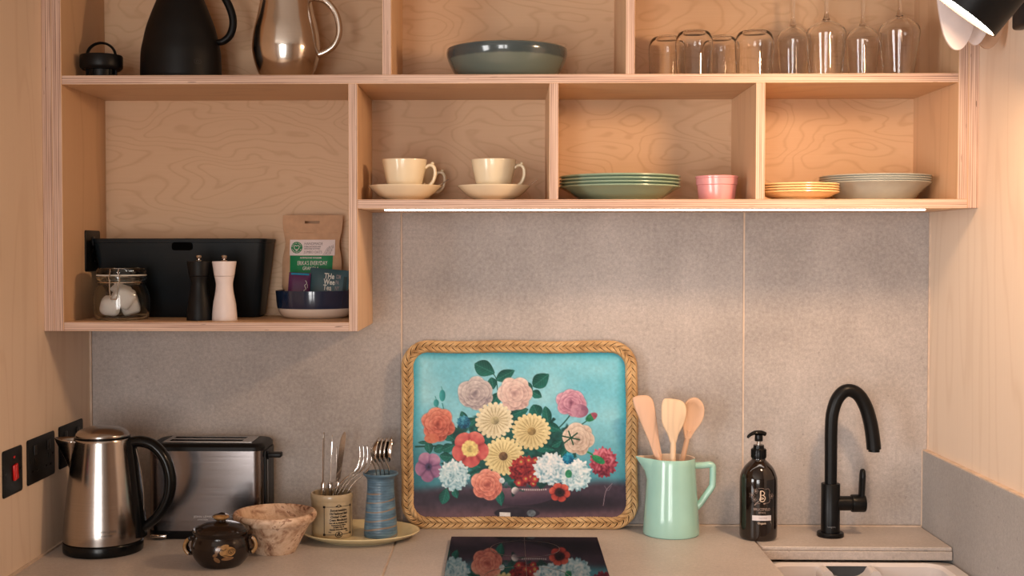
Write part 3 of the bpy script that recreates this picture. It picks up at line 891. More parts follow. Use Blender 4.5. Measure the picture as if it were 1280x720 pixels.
v, f = poly2d(ell(-.0315, .1385, .0125, .0125, 28)); mapped('round_logo', v, f, pmap(.0018), 'labelgreen', po_)
ht = crv([(-.0315, .1312), (-.0365, .1375), (-.0365, .142), (-.034, .1432), (-.0315, .1415), (-.029, .1432), (-.0265, .142), (-.0265, .1375), (-.0315, .1312)], 4)
v, f = merge2d([stroke2d(ht, .0011), ring2d(ell(-.0315, .1345, .0012, .0012, 8), .0011)]); mapped('logo_print', v, f, pmap(.0024), 'inkwhite', po_)
def arc_text(s, r, a0, a1, cx, cz, size, mat, parent, e, flip=False):
    for i, ch in enumerate(s):
        a = a0+(a1-a0)*i/(len(s)-1)
        ca, sa = math.cos(a), math.sin(a)
        def fn(x, y, ca=ca, sa=sa, a=a):
            rr = r+(-y if flip else y); tx = (x if not flip else -x)
            px = cx+rr*ca+tx*sa; pz = cz+rr*sa-tx*ca
            return pmap(e)(px, pz)
        text('logo_letter', ch, size, mat, parent, fn)
arc_text('ORIGINAL', .0085, math.radians(165), math.radians(15), -.0315, .1385, .0045, 'inkwhite', po_, .0024)
arc_text('GRANOLA', .0115, math.radians(205), math.radians(335), -.0315, .1385, .0045, 'inkwhite', po_, .0024, True)
text('printed_text', 'HANDMADE', .0082, 'inkgrey', po_, pmap(.0020), -.0155, .1442, 'LEFT', .88)
text('printed_text', 'IN SMALL BATCHES BY HAND', .0038, 'inkgrey', po_, pmap(.0020), -.0155, .1392, 'LEFT', .72, .0001)
text('printed_text', 'WITH PURE SCOTTISH', .0042, 'inkgrey', po_, pmap(.0020), -.0155, .1345, 'LEFT', .82, .0001)
text('printed_text', 'JUMBO OATS', .0078, 'inkgrey', po_, pmap(.0020), -.0155, .1262, 'LEFT', .85)
text('printed_text', 'NUTRITIOUS AND WHOLESOME', .0046, 'inkwhite', po_, pmap(.0022), 0, .1148, 'CENTER', .68, .0001)
text('printed_text', "ERIKA'S EVERYDAY", .0128, 'inkwhite', po_, pmap(.0022), .0035, .1008, 'CENTER', .60, 0)
text('printed_text', 'GRANOLA', .0105, 'inkwhite', po_, pmap(.0022), .0005, .0905, 'CENTER', .7, 0)
v, f = merge2d([stroke2d(crv([(.026+.003*i, .1222), (.031+.003*i, .131), (.036+.0028*i, .139+.0015*i)], 4), .0012) for i in range(5)]+[poly2d(ell(.033+.0028*i, .127+.0062*(i % 3), .0013, .0028, 10)) for i in range(6)])
mapped('oat_drawing', v, f, pmap(.0020), 'inkpale', po_)
g = G(); g.tube([(-.060, pouch_front(-.060, .171)-.0004, .171), (0, pouch_front(0, .171)-.0004, .171), (.060, pouch_front(.060, .171)-.0004, .171)], .0008, 6)
g.obj('zip_fold', 'kraft', po_)

# tea packets leaning in the bowl
def packet(name, x, y, z, w, h, rot, mat, label, cat='packet'):
    o = thing(name, label, cat, (x, y, z), rot)
    nu_, nw_ = 12, 12; vv = []; ff = []
    for side in (0, 1):
        for j in range(nw_+1):
            for i in range(nu_+1):
                u = -1+2*i/nu_; q_ = -1+2*j/nw_
                th = .0045*(max(0, 1-u**4)*max(0, 1-q_**4))+.0004
                vv.append((u*w/2, th if side else -th, h/2+q_*h/2))
    N = (nu_+1)*(nw_+1)
    for side in (0, 1):
        for j in range(nw_):
            for i in range(nu_):
                a = side*N+j*(nu_+1)+i
                ff.append((a, a+1, a+nu_+2, a+nu_+1) if not side else (a, a+nu_+1, a+nu_+2, a+1))
    for j in range(nw_):
        for i in (0, nu_): a = j*(nu_+1)+i; ff.append((a, a+nu_+1, a+nu_+1+N, a+N))
    for i in range(nu_):
        for j in (0, nw_): a = j*(nu_+1)+i; ff.append((a, a+1, a+1+N, a+N))
    g = G(); g.add(vv, ff); g.obj('foil_sachet', mat, o)
    return o
def pkmap(w, h, e):
    def fn(a, b):
        u = a/(w/2); q_ = (b-h/2)/(h/2)
        return (a, -(.0045*(max(0, 1-u**4)*max(0, 1-q_**4))+.0004)-e, b)
    return fn
M['teal'] = simple('dark_teal_foil', S((38, 72, 82)), .35, var=.12, nscale=25, bmp=.2)
M['purple'] = simple('purple_foil', S((82, 32, 78)), .35, var=.15, nscale=25)
M['cyan'] = simple('cyan_print', S((20, 130, 170)), .4)
M['inkdark'] = simple('dark_print', S((22, 44, 46)), .5)
M['inksilver'] = simple('pale_grey_print', S((206, 204, 196)), .45, var=.03)
pk = packet('tea_packet', -.4395, -.126, Z3+.0125, .046, .085, (-.20, .05, .05), 'purple', 'purple tea sachet beside the teal sachet in the navy bowl')
v, f = gridpoly(-.0185, .0195, .0795, .0838, 8, 1); mapped('cyan_band', v, f, pkmap(.046, .085, .0006), 'cyan', pk)
v, f = merge2d([stroke2d(crv([(.013, .068), (.016, .062), (.012, .057), (.015, .050), (.011, .046), (.015, .040)], 5), .0012), stroke2d(crv([(.0175, .060), (.018, .052)], 3), .0009)]); mapped('printed_script', v, f, pkmap(.046, .085, .0008), 'inksilver', pk)
pk = packet('tea_packet', -.3805, -.117, Z3+.0145, .084, .090, (-.16, .085, -.02), 'teal', 'dark teal tea sachet with white lettering in the navy bowl')
fm = pkmap(.084, .090, .0008)
for i, s_ in enumerate(('THe', 'Wee', 'Tea')):
    text('printed_text', s_, .0165, 'inksilver', pk, fm, -.0105, .0690-i*.0125, 'LEFT', .72, .0004)
for i, s_ in enumerate(('COM', 'PA', 'NY')):
    text('printed_text', s_, .0120, 'inkgrey', pk, fm, .0145, .0705-i*.0125, 'LEFT', .36 if i == 0 else .52, .0003)
v, f = gridpoly(.031, .038, .032, .076, 2, 6); mapped('dark_band', v, f, pkmap(.084, .090, .0005), 'inkdark', pk)

# ================================================================== SWITCHES AND SOCKETS ON THE WALL
M['red'] = simple('red_switch', S((206, 26, 22)), .3, var=.05)
M['plate'] = simple('matt_black_metal', S((12, 12, 12)), .42, var=.1, nscale=120, spec=.28)
M['platein'] = simple('black_insert', S((30, 30, 32)), .3, var=.1)
def faceplate(x, yc, zc, w, h, label, kind):
    # local: x out of the wall, y along the wall
    o = thing('wall_switch' if kind == 'switch' else 'wall_socket', label, 'switch' if kind == 'switch' else 'socket', (x, yc, zc))
    lp_ = rrect(-w/2, w/2, -h/2, h/2, .005, 5)
    n = len(lp_)
    g = G(); rings = [[(.0003, a, b) for a, b in lp_], [(.0022, a, b) for a, b in lp_], [(.0030, a*.985, b*.98) for a, b in lp_]]
    vv = [p for r in rings for p in r]; ff = []
    for i in range(2):
        for k in range(n): ff.append((i*n+k, i*n+(k+1) % n, (i+1)*n+(k+1) % n, (i+1)*n+k))
    ff.append(tuple(range(n-1, -1, -1))); ff.append(tuple(2*n+k for k in range(n)))
    g.add(vv, ff); g.obj('face_plate', 'plate', o)
    if kind == 'switch':
        rk = G().box(.003, .008, -.0095, .0095, -.014, .016, .002, 2).obj('rocker', 'red', o, (0, .006, -.003), (.12, 0, 0))
        G().box(.003, .0036, -.004, .004, -.002, .002, .0005, 1).obj('indicator', 'red', o, (0, .006, .026))
    else:
        for s in ((-1, 1) if w > .1 else (0,)):
            cx = s*w/4
            G().box(.003, .0055, -.007, .007, -.010, .010, .0015, 2).obj('rocker', 'platein', o, (0, cx, h*.24))
            g = G()
            for (a, b, hw, hh) in ((0, .004, .002, .0045), (-.011, -.016, .0045, .002), (.011, -.016, .0045, .002)): g.box(.003, .0032, a-hw, a+hw, b-hh, b+hh)
            g.obj('pin_hole', 'blackgloss', o, (0, cx, -.004), smooth=False)
    for s in (-1, 1):
        g = G().lathe([(0, .0036), (.0022, .0035), (.0028, .003), (0, .0028)], 12, T=rotm('Y', PI/2))
        g.obj('screw', 'blackgloss', o, (0, s*(w/2-.012 if w > .1 else w/2-.012), 0))
faceplate(WL, -.4445, .1945, .090, .087, 'black cooker switch plate with red rocker on the plywood wall', 'switch')
faceplate(WL, -.3005, .1965, .144, .088, 'black double socket plate beside the red switch on the plywood wall', 'socket')
faceplate(WL, -.1300, .1985, .143, .088, 'black double socket plate behind the kettle spout on the plywood wall', 'socket')
faceplate(XL, -.1010, .6060, .093, .087, 'black socket plate inside the shelf beside the bread bin', 'socket')

# ================================================================== KETTLE
kt = thing('kettle', 'brushed steel electric kettle with black handle on the worktop corner', 'kettle', (-.8150, -.2500, 0))
G().lathe([(0, .0005), (.0770, .0005), (.0785, .002), (.0790, .006), (.0790, .0195), (.078, .0215), (0, .0215)], 72).obj('power_base', 'blackgloss', kt)
bp = crv([(.0780, .024), (.0776, .045), (.0740, .085), (.0695, .125), (.0640, .170), (.0590, .208), (.0565, .2270)], 6)
G().lathe([(0, .0225), (.0765, .0225)]+bp+[(.0555, .2290), (.0535, .2292), (.0530, .22), (0, .22)], 96).obj('body', 'steel', kt)
G().lathe([(.0535, .2285), (.0550, .2285), (.0552, .2325), (.0535, .2335), (0, .2335)], 64).obj('lid_seal', 'blackgloss', kt)
G().lathe([(.0530, .2336)]+crv([(.0530, .2336), (.0515, .2385), (.044, .2452), (.03, .2505), (.014, .2528), (.0, .2532)], 5), 64).obj('lid', 'steel', kt)
# spout
vv = []; ff = []; NS, NA = 14, 14
for j in range(NS+1):
    q_ = j/NS; z = .163+(.227-.163)*q_
    rb = np.interp(z, [p[1] for p in bp], [p[0] for p in bp])
    pro = .002+.038*q_**1.15; hw = .006+.025*q_**.8
    for i in range(NA+1):
        a = -1+2*i/NA
        ang = a*hw/rb
        e = pro*(1-abs(a)**1.6)
        rr = rb-.002+e
        vv.append((-rr*math.cos(ang), rr*math.sin(ang), z+ (.0035*(1-abs(a)) if j == NS else 0)))
for j in range(NS):
    for i in range(NA):
        a = j*(NA+1)+i; ff.append((a, a+1, a+NA+2, a+NA+1))
g = G(); g.add(vv, ff)
ob = g.obj('spout', 'steel', kt, rot=(0, 0, .12)); md = ob.modifiers.new('thickness', 'SOLIDIFY'); md.thickness = .0012; md.offset = -1
# handle column on the body and the loop
vv = []; ff = []; NS, NA = 16, 8
for j in range(NS+1):
    z = .030+(.226-.030)*j/NS
    rb = np.interp(z, [p[1] for p in bp], [p[0] for p in bp])
    for i in range(NA+1):
        a = -1+2*i/NA
        vv.append(((rb-.001+.0105*(1-abs(a)**4))*math.cos(a*.34), (rb-.001+.0105*(1-abs(a)**4))*math.sin(a*.34), z))
for j in range(NS):
    for i in range(NA): a = j*(NA+1)+i; ff.append((a, a+1, a+NA+2, a+NA+1))
ff.append(tuple(range(NA+1))); ff.append(tuple(NS*(NA+1)+i for i in range(NA, -1, -1)))
g = G(); g.add(vv, ff); g.obj('handle_mount', 'blackgloss', kt)
hp = crv([(.056, 0, .2185), (.078, 0, .2215), (.104, 0, .2130), (.1265, 0, .187), (.1375, 0, .148), (.1325, 0, .108), (.114, 0, .074), (.092, 0, .0535), (.072, 0, .040)], 7)
G().tube(hp, [(.0115 if i < 38 else .0115-.004*(i-38)/18, .0155) for i in range(len(hp))], 16, up=(0, 1, 0) if False else None).obj('handle', 'blackgloss', kt)
G().tube(crv([(.068, -.001, .207), (.078, -.001, .16), (.083, -.001, .11), (.083, -.001, .07)], 5), .0013, 8).obj('water_gauge', 'chrome', kt)
M['inkblack'] = simple('dark_etched_print', S((60, 58, 58)), .5)
def ktmap(a, b):
    z = .05+b; rb = float(np.interp(z, [p[1] for p in bp], [p[0] for p in bp]))+.0004
    th = .40+a/rb
    return (rb*math.sin(th), -rb*math.cos(th), z)
text('printed_text', 'JOHN LEWIS', .0072, 'inkblack', kt, ktmap, 0, 0, 'CENTER', .95)
text('printed_text', '& PARTNERS', .0042, 'inkblack', kt, ktmap, 0, -.0065, 'CENTER', .95)

# ================================================================== TOASTER
ts = thing('toaster', 'two-slot brushed steel toaster with black top behind the kettle handle', 'toaster', (-.6310, -.0890, 0))
hw, hd = .1225, .0640
frustum([(.0, -hw+.002, hw-.002, -hd+.002, hd-.002), (.003, -hw, hw, -hd, hd), (.0175, -hw, hw, -hd, hd)], .022, 'blackgloss', 'base', ts, 6)
frustum([(.0178, -hw+.001, hw-.001, -hd+.001, hd-.001), (.186, -hw+.001, hw-.001, -hd+.001, hd-.001)], .022, 'steel_dark', 'body', ts, 8)
frustum([(.1863, -hw-.0005, hw+.0005, -hd-.0005, hd+.0005), (.194, -hw-.0005, hw+.0005, -hd-.0005, hd+.0005), (.1995, -hw+.004, hw-.004, -hd+.004, hd-.004), (.2015, -hw+.010, hw-.010, -hd+.010, hd-.010)], .024, 'black', 'top_cover', ts, 8)
G().box(hw-.002, hw+.0025, -.045, .045, .02, .185, .002, 2).obj('end_panel', 'black', ts)
g = G()
px0, px1, py0, py1 = -.0935, .0955, -.047, .040
sl = [(-.0335, -.0095), (.0055, .0275)]; sx0, sx1 = -.083, .072
zz0, zz1 = .2016, .2032
g.box(px0, sx0, py0, py1, zz0, zz1).box(sx1, px1, py0, py1, zz0, zz1)
ys = [py0, sl[0][0], sl[0][1], sl[1][0], sl[1][1], py1]
for a, b in ((ys[0], ys[1]), (ys[2], ys[3]), (ys[4], ys[5])): g.box(sx0, sx1, a, b, zz0, zz1)
g.obj('slot_plate', 'steel', ts, smooth=False)
for a, b in sl:
    G().box(sx0, sx1, a, b, .2016, .2019).obj('bread_slot', 'void', ts, smooth=False)
lv = G().box(hw+.004, hw+.034, -.021, .001, .163, .1735, .003, 3).obj('lever', 'black', ts, (.0, -.02, .006))
G().box(hw+.0025, hw+.006, -.013, -.007, .158, .176, .001).obj('lever_stem', 'black', lv)
G().box(hw+.0027, hw+.0032, -.0295, -.0265, .045, .165).obj('lever_track', 'chrome', ts, smooth=False)
G().lathe([(0, 0), (.009, 0), (.009, .009), (.0075, .011), (0, .011)], 24, T=rotm('Y', PI/2), off=(hw+.0026, -.028, .062)).obj('browning_knob', 'black', ts)
def tsmap(a, b): return (a, -hd+.0006, b)
M['inklight'] = simple('pale_etched_print', S((205, 198, 196)), .4)
text('printed_text', 'JOHN LEWIS', .0062, 'inklight', ts, tsmap, -.005, .046, 'CENTER', 1.1)
text('printed_text', '& PARTNERS', .0036, 'inklight', ts, tsmap, -.005, .0405, 'CENTER', 1.1)
G().box(-.117, -.083, -.012, .0, .0015, .0095, .003, 3).obj('badge', 'chrome', ts, (0.004, -hd-.001, .003))

# ================================================================== BROWN LIDDED POT
M['potbrown'] = simple('dark_brown_glaze', S((30, 20, 15)), .2, var=.2, nscale=20, coat=.3, spec=.28)
M['potgold'] = simple('ochre_slip', S((150, 112, 68)), .25, var=.25, nscale=160, coat=.5)
M['pottan'] = simple('tan_slip', S((118, 84, 54)), .25, var=.2, nscale=160, coat=.5)
bpz = thing('lidded_pot', 'small dark brown glazed lidded pot with a painted rose', 'pot', (-.5500, -.3600, 0))
pb = crv([(.0375, .0), (.044, .006), (.0525, .018), (.0568, .032), (.0562, .045), (.0520, .0555), (.0510, .060)], 5)
G().lathe([(0, .002), (.033, .002), (.035, 0)]+pb+[(.0525, .063), (.0545, .066), (.0545, .069), (.0525, .0715), (.049, .0705), (.0475, .064), (0, .060)], 64).obj('body', 'potbrown', bpz)
G().lathe([(.0485, .0705)]+crv([(.0485, .0705), (.042, .0755), (.03, .0805), (.018, .083), (.0095, .0845)], 5)+[(.0085, .088), (0, .088)], 56).obj('lid', 'potbrown', bpz)
kn = G().lathe([(.0085, .0875), (.0118, .0885), (.0158, .092), (.0158, .0945), (.012, .0975), (0, .0985)], 32).obj('lid_knob', 'potgold', bpz)
g = G()
for i in range(4): g.tube(crv([(-.013+.002*i, -.008+.005*i, .0970), (0, -.007+.005*i, .0990), (.012-.002*i, -.006+.005*i, .0970)], 4), .0009, 6)
g.obj('knob_stripe', 'potbrown', kn)
for s, zc in ((-1, .036), (1, .0405)):
    pts = crv([(s*.050, 0, zc+.014), (s*.062, 0, zc+.0135), (s*.068, 0, zc), (s*.062, 0, zc-.0125), (s*.051, 0, zc-.013)], 5)
    h = G().tube(pts, (.0042, .0105), 12, up=(1, 0, .001)).obj('handle', 'potbrown', bpz)
    G().tube([(p[0]+s*.0012, p[1]-.0085, p[2]) for p in pts[4:17]], (.0034, .0026), 10, up=(1, 0, .001)).obj('ochre_slip', 'potgold', h)
def potmap(e):
    def fn(a, b):
        z = .033+b; rb = float(np.interp(z, [p[1] for p in pb], [p[0] for p in pb]))+e
        th = .24+a/rb
        return (rb*math.sin(th), -rb*math.cos(th), z)
    return fn
def blob(x, z, a, b, an, n=22):
    return [(x+a*math.cos(t_)*math.cos(an)-b*math.sin(t_)*math.sin(an), z+a*math.cos(t_)*math.sin(an)+b*math.sin(t_)*math.cos(an)) for t_ in [2*PI*i/n for i in range(n)]]
v, f = merge2d([poly2d(blob(.0115, .0035, .0155, .0098, .05)), poly2d(blob(.0045, .0132, .0095, .0040, .25))]); rs = mapped('painted_rose', v, f, potmap(.0005), 'potgold', bpz)
v, f = merge2d([poly2d(blob(-.009, -.0115, .0075, .0042, -.75)), poly2d(blob(-.0075, .008, .0085, .004, 1.15)), poly2d(blob(-.0125, -.002, .005, .003, .3)), poly2d(blob(.011, -.0095, .012, .0035, .08))]); mapped('painted_leaf', v, f, potmap(.00035), 'pottan', bpz)
sp_ = [(.0185+.0075*(1-i/26)*math.cos(i*.55), .0035+.0060*(1-i/26)*math.sin(i*.55)) for i in range(25)]
v, f = merge2d([stroke2d(sp_, .0011), stroke2d(crv([(-.003, -.004), (.006, -.003), (.018, -.0055), (.026, -.004)], 4), .001), stroke2d(crv([(-.002, .009), (.004, .0075), (.009, .010)], 4), .001)]); mapped('brush_line', v, f, potmap(.0009), 'potbrown', bpz)

# ================================================================== MARBLED BOWL
m, nt, b = mk('marbled_clay')
v1 = pos(nt, obj=True)
w1 = noise(nt, v1, 16, 4, .6, 2.2); w2 = noise(nt, v1, 34, 5, .65, 1.6)
c = ramp(nt, mathn(nt, 'ADD', mathn(nt, 'MULTIPLY', w1, .65), mathn(nt, 'MULTIPLY', w2, .35)), [(.36, S((104, 68, 50))), (.42, S((168, 130, 104))), (.49, S((204, 172, 144))), (.57, S((220, 192, 166))), (.61, S((140, 98, 76))), (.66, S((206, 174, 148)))])
nt.links.new(c, b.inputs['Base Color']); b.inputs['Roughness'].default_value = .55; bump(nt, b, w2, .1, .001)
M['marbled'] = m
pr = [(0, .002), (.036, .002), (.038, 0), (.0405, 0)]+crv([(.0415, .002), (.052, .022), (.0635, .044), (.0735, .0615)], 5)+[(.0740, .0618), (.0790, .063), (.0832, .070), (.0838, .0755), (.0815, .0805), (.0775, .0815), (.0735, .0785)]+crv([(.072, .074), (.062, .046), (.05, .022), (.036, .010)], 5)+[(0, .009)]
tag(G().lathe(pr, 72).obj('marbled_bowl', 'marbled', None, (-.4655, -.2520, 0)), 'marbled tan and brown clay bowl behind the dark lidded pot', 'bowl')

# ================================================================== OVAL PLATE WITH CROCK AND VASE
M['plateyellow'] = simple('pale_yellow_glaze', S((218, 202, 158)), .25, var=.05, coat=.4)
pr = [(0, .0015), (.080, .0015), (.082, 0), (.086, 0)]+crv([(.088, .0015), (.104, .006), (.118, .012), (.126, .0165)], 4)+[(.1265, .0178), (.1255, .0188), (.122, .0185)]+crv([(.118, .0165), (.104, .011), (.092, .0065), (.084, .0055)], 4)+[(0, .0055)]
tag(G().lathe(pr, 72, ex=1, ey=.785).obj('oval_plate', 'plateyellow', None, (-.3080, -.1340, 0)), 'pale yellow oval plate under the cutlery crock and blue vase', 'plate')
ZP = .0058
M['crock'] = simple('salt_glaze', S((176, 158, 128)), .28, var=.1, nscale=30, coat=.4)
M['crockink'] = simple('black_transfer_print', S((30, 24, 22)), .4)
ck = thing('cutlery_crock', 'buff stoneware crock with black transfer lettering full of cutlery', 'crock', (-.3668, -.1340, ZP))
prc = [(.0415, .0), (.0430, .002), (.0432, .04), (.0434, .076), (.0440, .0785), (.0452, .081), (.0452, .0885), (.0440, .0915)]
G().lathe([(0, .002), (.038, .002), (.0395, 0)]+prc+[(.042, .0925), (.0400, .0915), (.0392, .08), (.039, .012), (.034, .008), (0, .008)], 64).obj('pot_body', 'crock', ck)
def ckmap(a, b):
    rb = .0438; th = .47+a*1.13/rb
    return (rb*math.sin(th), -rb*math.cos(th), .0395+b)
fr = []
for x in (-.0275, .0275): fr.append(stroke2d([(x, -.029+.058*i/8) for i in range(9)], .0011))
for z in (-.029, .029): fr.append(stroke2d([(-.0275+.055*i/12, z) for i in range(13)], .0009))
for x in (-.0275, .0275):
    for z in (-.029, .029): fr.append(poly2d(rrect(x-.0023, x+.0023, z-.0023, z+.0023, .0005, 1)))
fr += [ring2d(ell(0, -.029, .0072, .0065, 24), .0013), poly2d(ell(0, -.027, .0022, .0030, 10)), poly2d(ell(-.002, -.031, .0016, .0018, 8)), poly2d(ell(.002, -.031, .0016, .0018, 8)), ring2d(ell(0, .0305, .0038, .0030, 16), .0016), poly2d(ell(-.0045, .0297, .0015, .0015, 8)), poly2d(ell(.0045, .0297, .0015, .0015, 8))]
v, f = merge2d(fr); mapped('printed_frame', v, f, ckmap, 'crockink', ck)
for s_, sz, z, sx_ in (('Somersetshire', .0068, .0195, .82), ('Old Fashioned Bath', .0066, .0128, .66), ('Clotted Cream', .0068, .0060, .75), ('Cream Manufactory', .0066, -.0006, .66), ('Now with the Established Dairy', .0042, -.0060, .66), ('Prepared by the Makers', .0040, -.0106, .72), ('at Bath, Pure &', .0042, -.0150, .8), ('Genuine Devonshire Dairy', .0046, -.0198, .70)):
    text('printed_text', s_, sz, 'crockink', ck, ckmap, 0, z, 'CENTER', sx_, .00028, 1, .12)
text('printed_text', 'Reg.', .004, 'crockink', ck, ckmap, -.0165, -.0245, 'CENTER', .8, .0001)
text('printed_text', '1876', .004, 'crockink', ck, ckmap, .0165, -.0245, 'CENTER', .8, .0001)

# knives, forks in the crock
def knife(p0, p1, spin, label):
    o = thing('table_knife', label, 'knife', p0, group='table knives in the crock')
    L = (Vector(p1)-Vector(p0)).length
    hl = L*.50
    G().tube(crv([(0, 0, 0), (0, 0, hl*.3), (0, 0, hl*.8), (0, 0, hl)], 4), [(.0040, .0055), (.0042, .0058), (.0042, .0058), (.0040, .0055), (.004, .005), (.0038, .005), (.0038, .005), (.0038, .005), (.0038, .005), (.0038, .0052), (.0038, .0054), (.0034, .0052), (.0022, .0040)], 12, up=(1, 0, 0)).obj('handle', 'chrome', o)
    pl = [(-.0042, hl-.004), (-.0058, hl+.012), (-.0072, hl+(L-hl)*.45), (-.0068, L-.018), (-.003, L-.003), (.001, L), (.0042, L-.012), (.0046, hl+.02), (.004, hl-.004)]
    pl = crv(pl, 3)
    # thin tapered blade
    n_ = len(pl); g = G()
    vv = [(x, -.0006, z) for x, z in pl]+[(x, .0006, z) for x, z in pl]
    g.add(vv, [tuple(range(n_)), tuple(range(2*n_-1, n_-1, -1))]+[(i, i+n_, (i+1) % n_+n_, (i+1) % n_) for i in range(n_)])
    g.obj('blade', 'chrome', o)
    z_ = (Vector(p1)-Vector(p0)).normalized()
    x_ = Vector((math.sin(spin), math.cos(spin), 0)); x_ = (x_-z_*x_.dot(z_)).normalized()
    y_ = z_.cross(x_)
    o.rotation_mode = 'QUATERNION'; o.rotation_quaternion = Matrix((x_, y_, z_)).transposed().to_quaternion(); o.location = p0
cx, cy, cz = -.3668, -.1340, ZP+.009
knife((cx-.020, cy-.002, cz), (cx-.0165, cy+.002, .2230), .12, 'steel table knife with blade edge-on at the rim of the crock')
knife((cx-.009, cy+.012, cz), (cx-.0005, cy+.014, .2160), -.10, 'steel table knife with blade edge-on in the middle of the crock')
knife((cx-.002, cy+.004, cz), (cx+.0265, cy+.006, .2240), 1.05, 'steel table knife with broad shiny blade beside the forks')
knife((cx+.010, cy+.021, cz), (cx+.008, cy+.022, .1900), .05, 'short steel table knife hidden behind the broad blade')
def fork(p0, dx, dy, label):
    # local: side view lies in x (bend direction), tines spread in y
    o = thing('table_fork', label, 'fork', p0, group='table forks in the crock')
    H = .172
    path = [(0, 0, 0), (.012, 0, .045), (.024, 0, .082), (.038, 0, .105), (.056, 0, .121), (.066, 0, .130)]
    path = crv(path, 6)
    n_ = len(path)
    G().tube(path, [(.0016, .0045-.0022*min(1, i/(n_*.55))+.0045*max(0, (i-n_*.75)/(n_*.25))) for i in range(n_)], 10, up=(1, 0, -.3)).obj('handle', 'chrome', o)
    g = G()
    for k in (-1.5, -.5, .5, 1.5):
        pt = crv([(.064, k*.0036, .128), (.072, k*.0055, .138), (.0765, k*.0057, .152), (.0775, k*.0055, .168), (.0765, k*.0052, .181)], 5)
        g.tube(pt, [(.0012, .0016*(1-.6*i/len(pt))) for i in range(len(pt))], 8, up=(1, 0, -.3))
    g.obj('tines', 'chrome', o)
    o.rotation_euler = (0, 0, dy)
    return o
fork((cx-.016, cy-.020, cz), 0, .20, 'steel fork leaning over the crock rim, outermost of the fan')
fork((cx-.0085, cy-.015, cz), 0, .16, 'steel fork second in the fan leaning over the crock')
fork((cx-.001, cy-.010, cz), 0, .12, 'steel fork third in the fan leaning over the crock')
fork((cx+.007, cy-.004, cz-.004), 0, .10, 'steel fork last in the fan beside the blue vase')

# blue vase
m, nt, b = mk('blue_grey_glaze')
sp = nd(nt, 'ShaderNodeSeparateXYZ'); nt.links.new(nd(nt, 'ShaderNodeTexCoord').outputs['Object'], sp.inputs[0])
ring = mathn(nt, 'SINE', mathn(nt, 'MULTIPLY', sp.outputs[2], 2*PI/.0055))
n1 = noise(nt, pos(nt, (25, 25, 90), obj=True), 1, 3)
c = ramp(nt, mathn(nt, 'ADD', mathn(nt, 'MULTIPLY', ring, .04), n1), [(.3, S((66, 92, 112))), (.55, S((88, 120, 142))), (.8, S((122, 148, 160)))])
zt_n = mathn(nt, 'ADD', sp.outputs[2], mathn(nt, 'MULTIPLY', sp.outputs[0], -.14))
st = mathn(nt, 'SINE', mathn(nt, 'ADD', mathn(nt, 'MULTIPLY', zt_n, 2*PI/.0190), mathn(nt, 'MULTIPLY', noise(nt, pos(nt, (12, 12, 60), obj=True), 1, 2), 3.5)))
msk = mathn(nt, 'MULTIPLY', mathn(nt, 'GREATER_THAN', st, .86), mathn(nt, 'LESS_THAN', sp.outputs[2], .094))
c = mixc(nt, mathn(nt, 'MULTIPLY', msk, .75), c, S((142, 116, 88)))
nt.links.new(c, b.inputs['Base Color']); b.inputs['Roughness'].default_value = .35; bump(nt, b, ring, .12, .001)
M['vaseblue'] = m
vs = thing('stoneware_vase', 'blue-grey stoneware vase with tan streaks holding spoons', 'vase', (-.2640, -.1320, ZP))
pv = crv([(.0350, .0), (.0356, .006), (.0340, .030), (.0312, .065), (.0288, .095), (.0284, .113), (.0292, .121), (.0345, .1275), (.0372, .1300)], 6)
G().lathe([(0, .003), (.030, .003), (.032, 0)]+pv+[(.0374, .1325), (.036, .1335), (.030, .1295), (.0255, .121), (.0245, .1), (.0275, .05), (.028, .014), (0, .012)], 64).obj('vase_body', 'vaseblue', vs)
def spoon(x, y, z, lean, label, face=0):
    o = thing('dessert_spoon', label, 'spoon', (x, y, z), (0, 0, face), 'spoons in the blue vase')
    path = crv([(0, 0, 0), (.001+lean*.4, 0, .05), (lean*.75, 0, .10), (lean*.98-.002, 0, .128), (lean-.010, 0, .146)], 6)
    n_ = len(path)
    G().tube(path, [(.0014, .0042-.0018*min(1, i/(n_*.6))+.0006*max(0, (i-n_*.8)/(n_*.2))) for i in range(n_)], 10, up=(1, 0, .1)).obj('handle', 'chrome', o)
    # oval bowl seen nearly from the side: a shallow shell bulging towards -x
    nb_, na_ = 10, 20; vv = []; ff = []
    for j in range(nb_+1):
        r_ = j/nb_
        for i in range(na_):
            a = 2*PI*i/na_
            yy = .0155*r_*math.cos(a); zz = .0265*r_*math.sin(a)
            taper = 1-.22*(zz/.0265)
            bow = -.0095*(1-r_*r_)
            vv.append((lean-.006+bow+.14*(zz+.0265)*1.0+.004*(zz/.0265)**2, yy*taper, .1685+zz))
    for j in range(nb_):
        for i in range(na_):
            a = j*na_+i; b2 = j*na_+(i+1) % na_
            ff.append((a, b2, b2+na_, a+na_))
    g = G(); g.add(vv, ff); ob = g.obj('spoon_bowl', 'chrome', o)
    md = ob.modifiers.new('thickness', 'SOLIDIFY'); md.thickness = .0013; md.offset = 0
    return o
for i, (dx, lb) in enumerate(((-.010, 'steel spoon outermost in the nested row, towards the forks'), (-.0035, 'steel spoon second in the nested row in the blue vase'), (.003, 'steel spoon third in the nested row in the blue vase'), (.0105, 'steel spoon showing its hollow bowl, closest to the floral tray'))):
    spoon(-.2640+dx+.004, -.1320-.004+.003*i, ZP+.0125, -.002+.002*i, lb, .55 if i == 3 else .25)

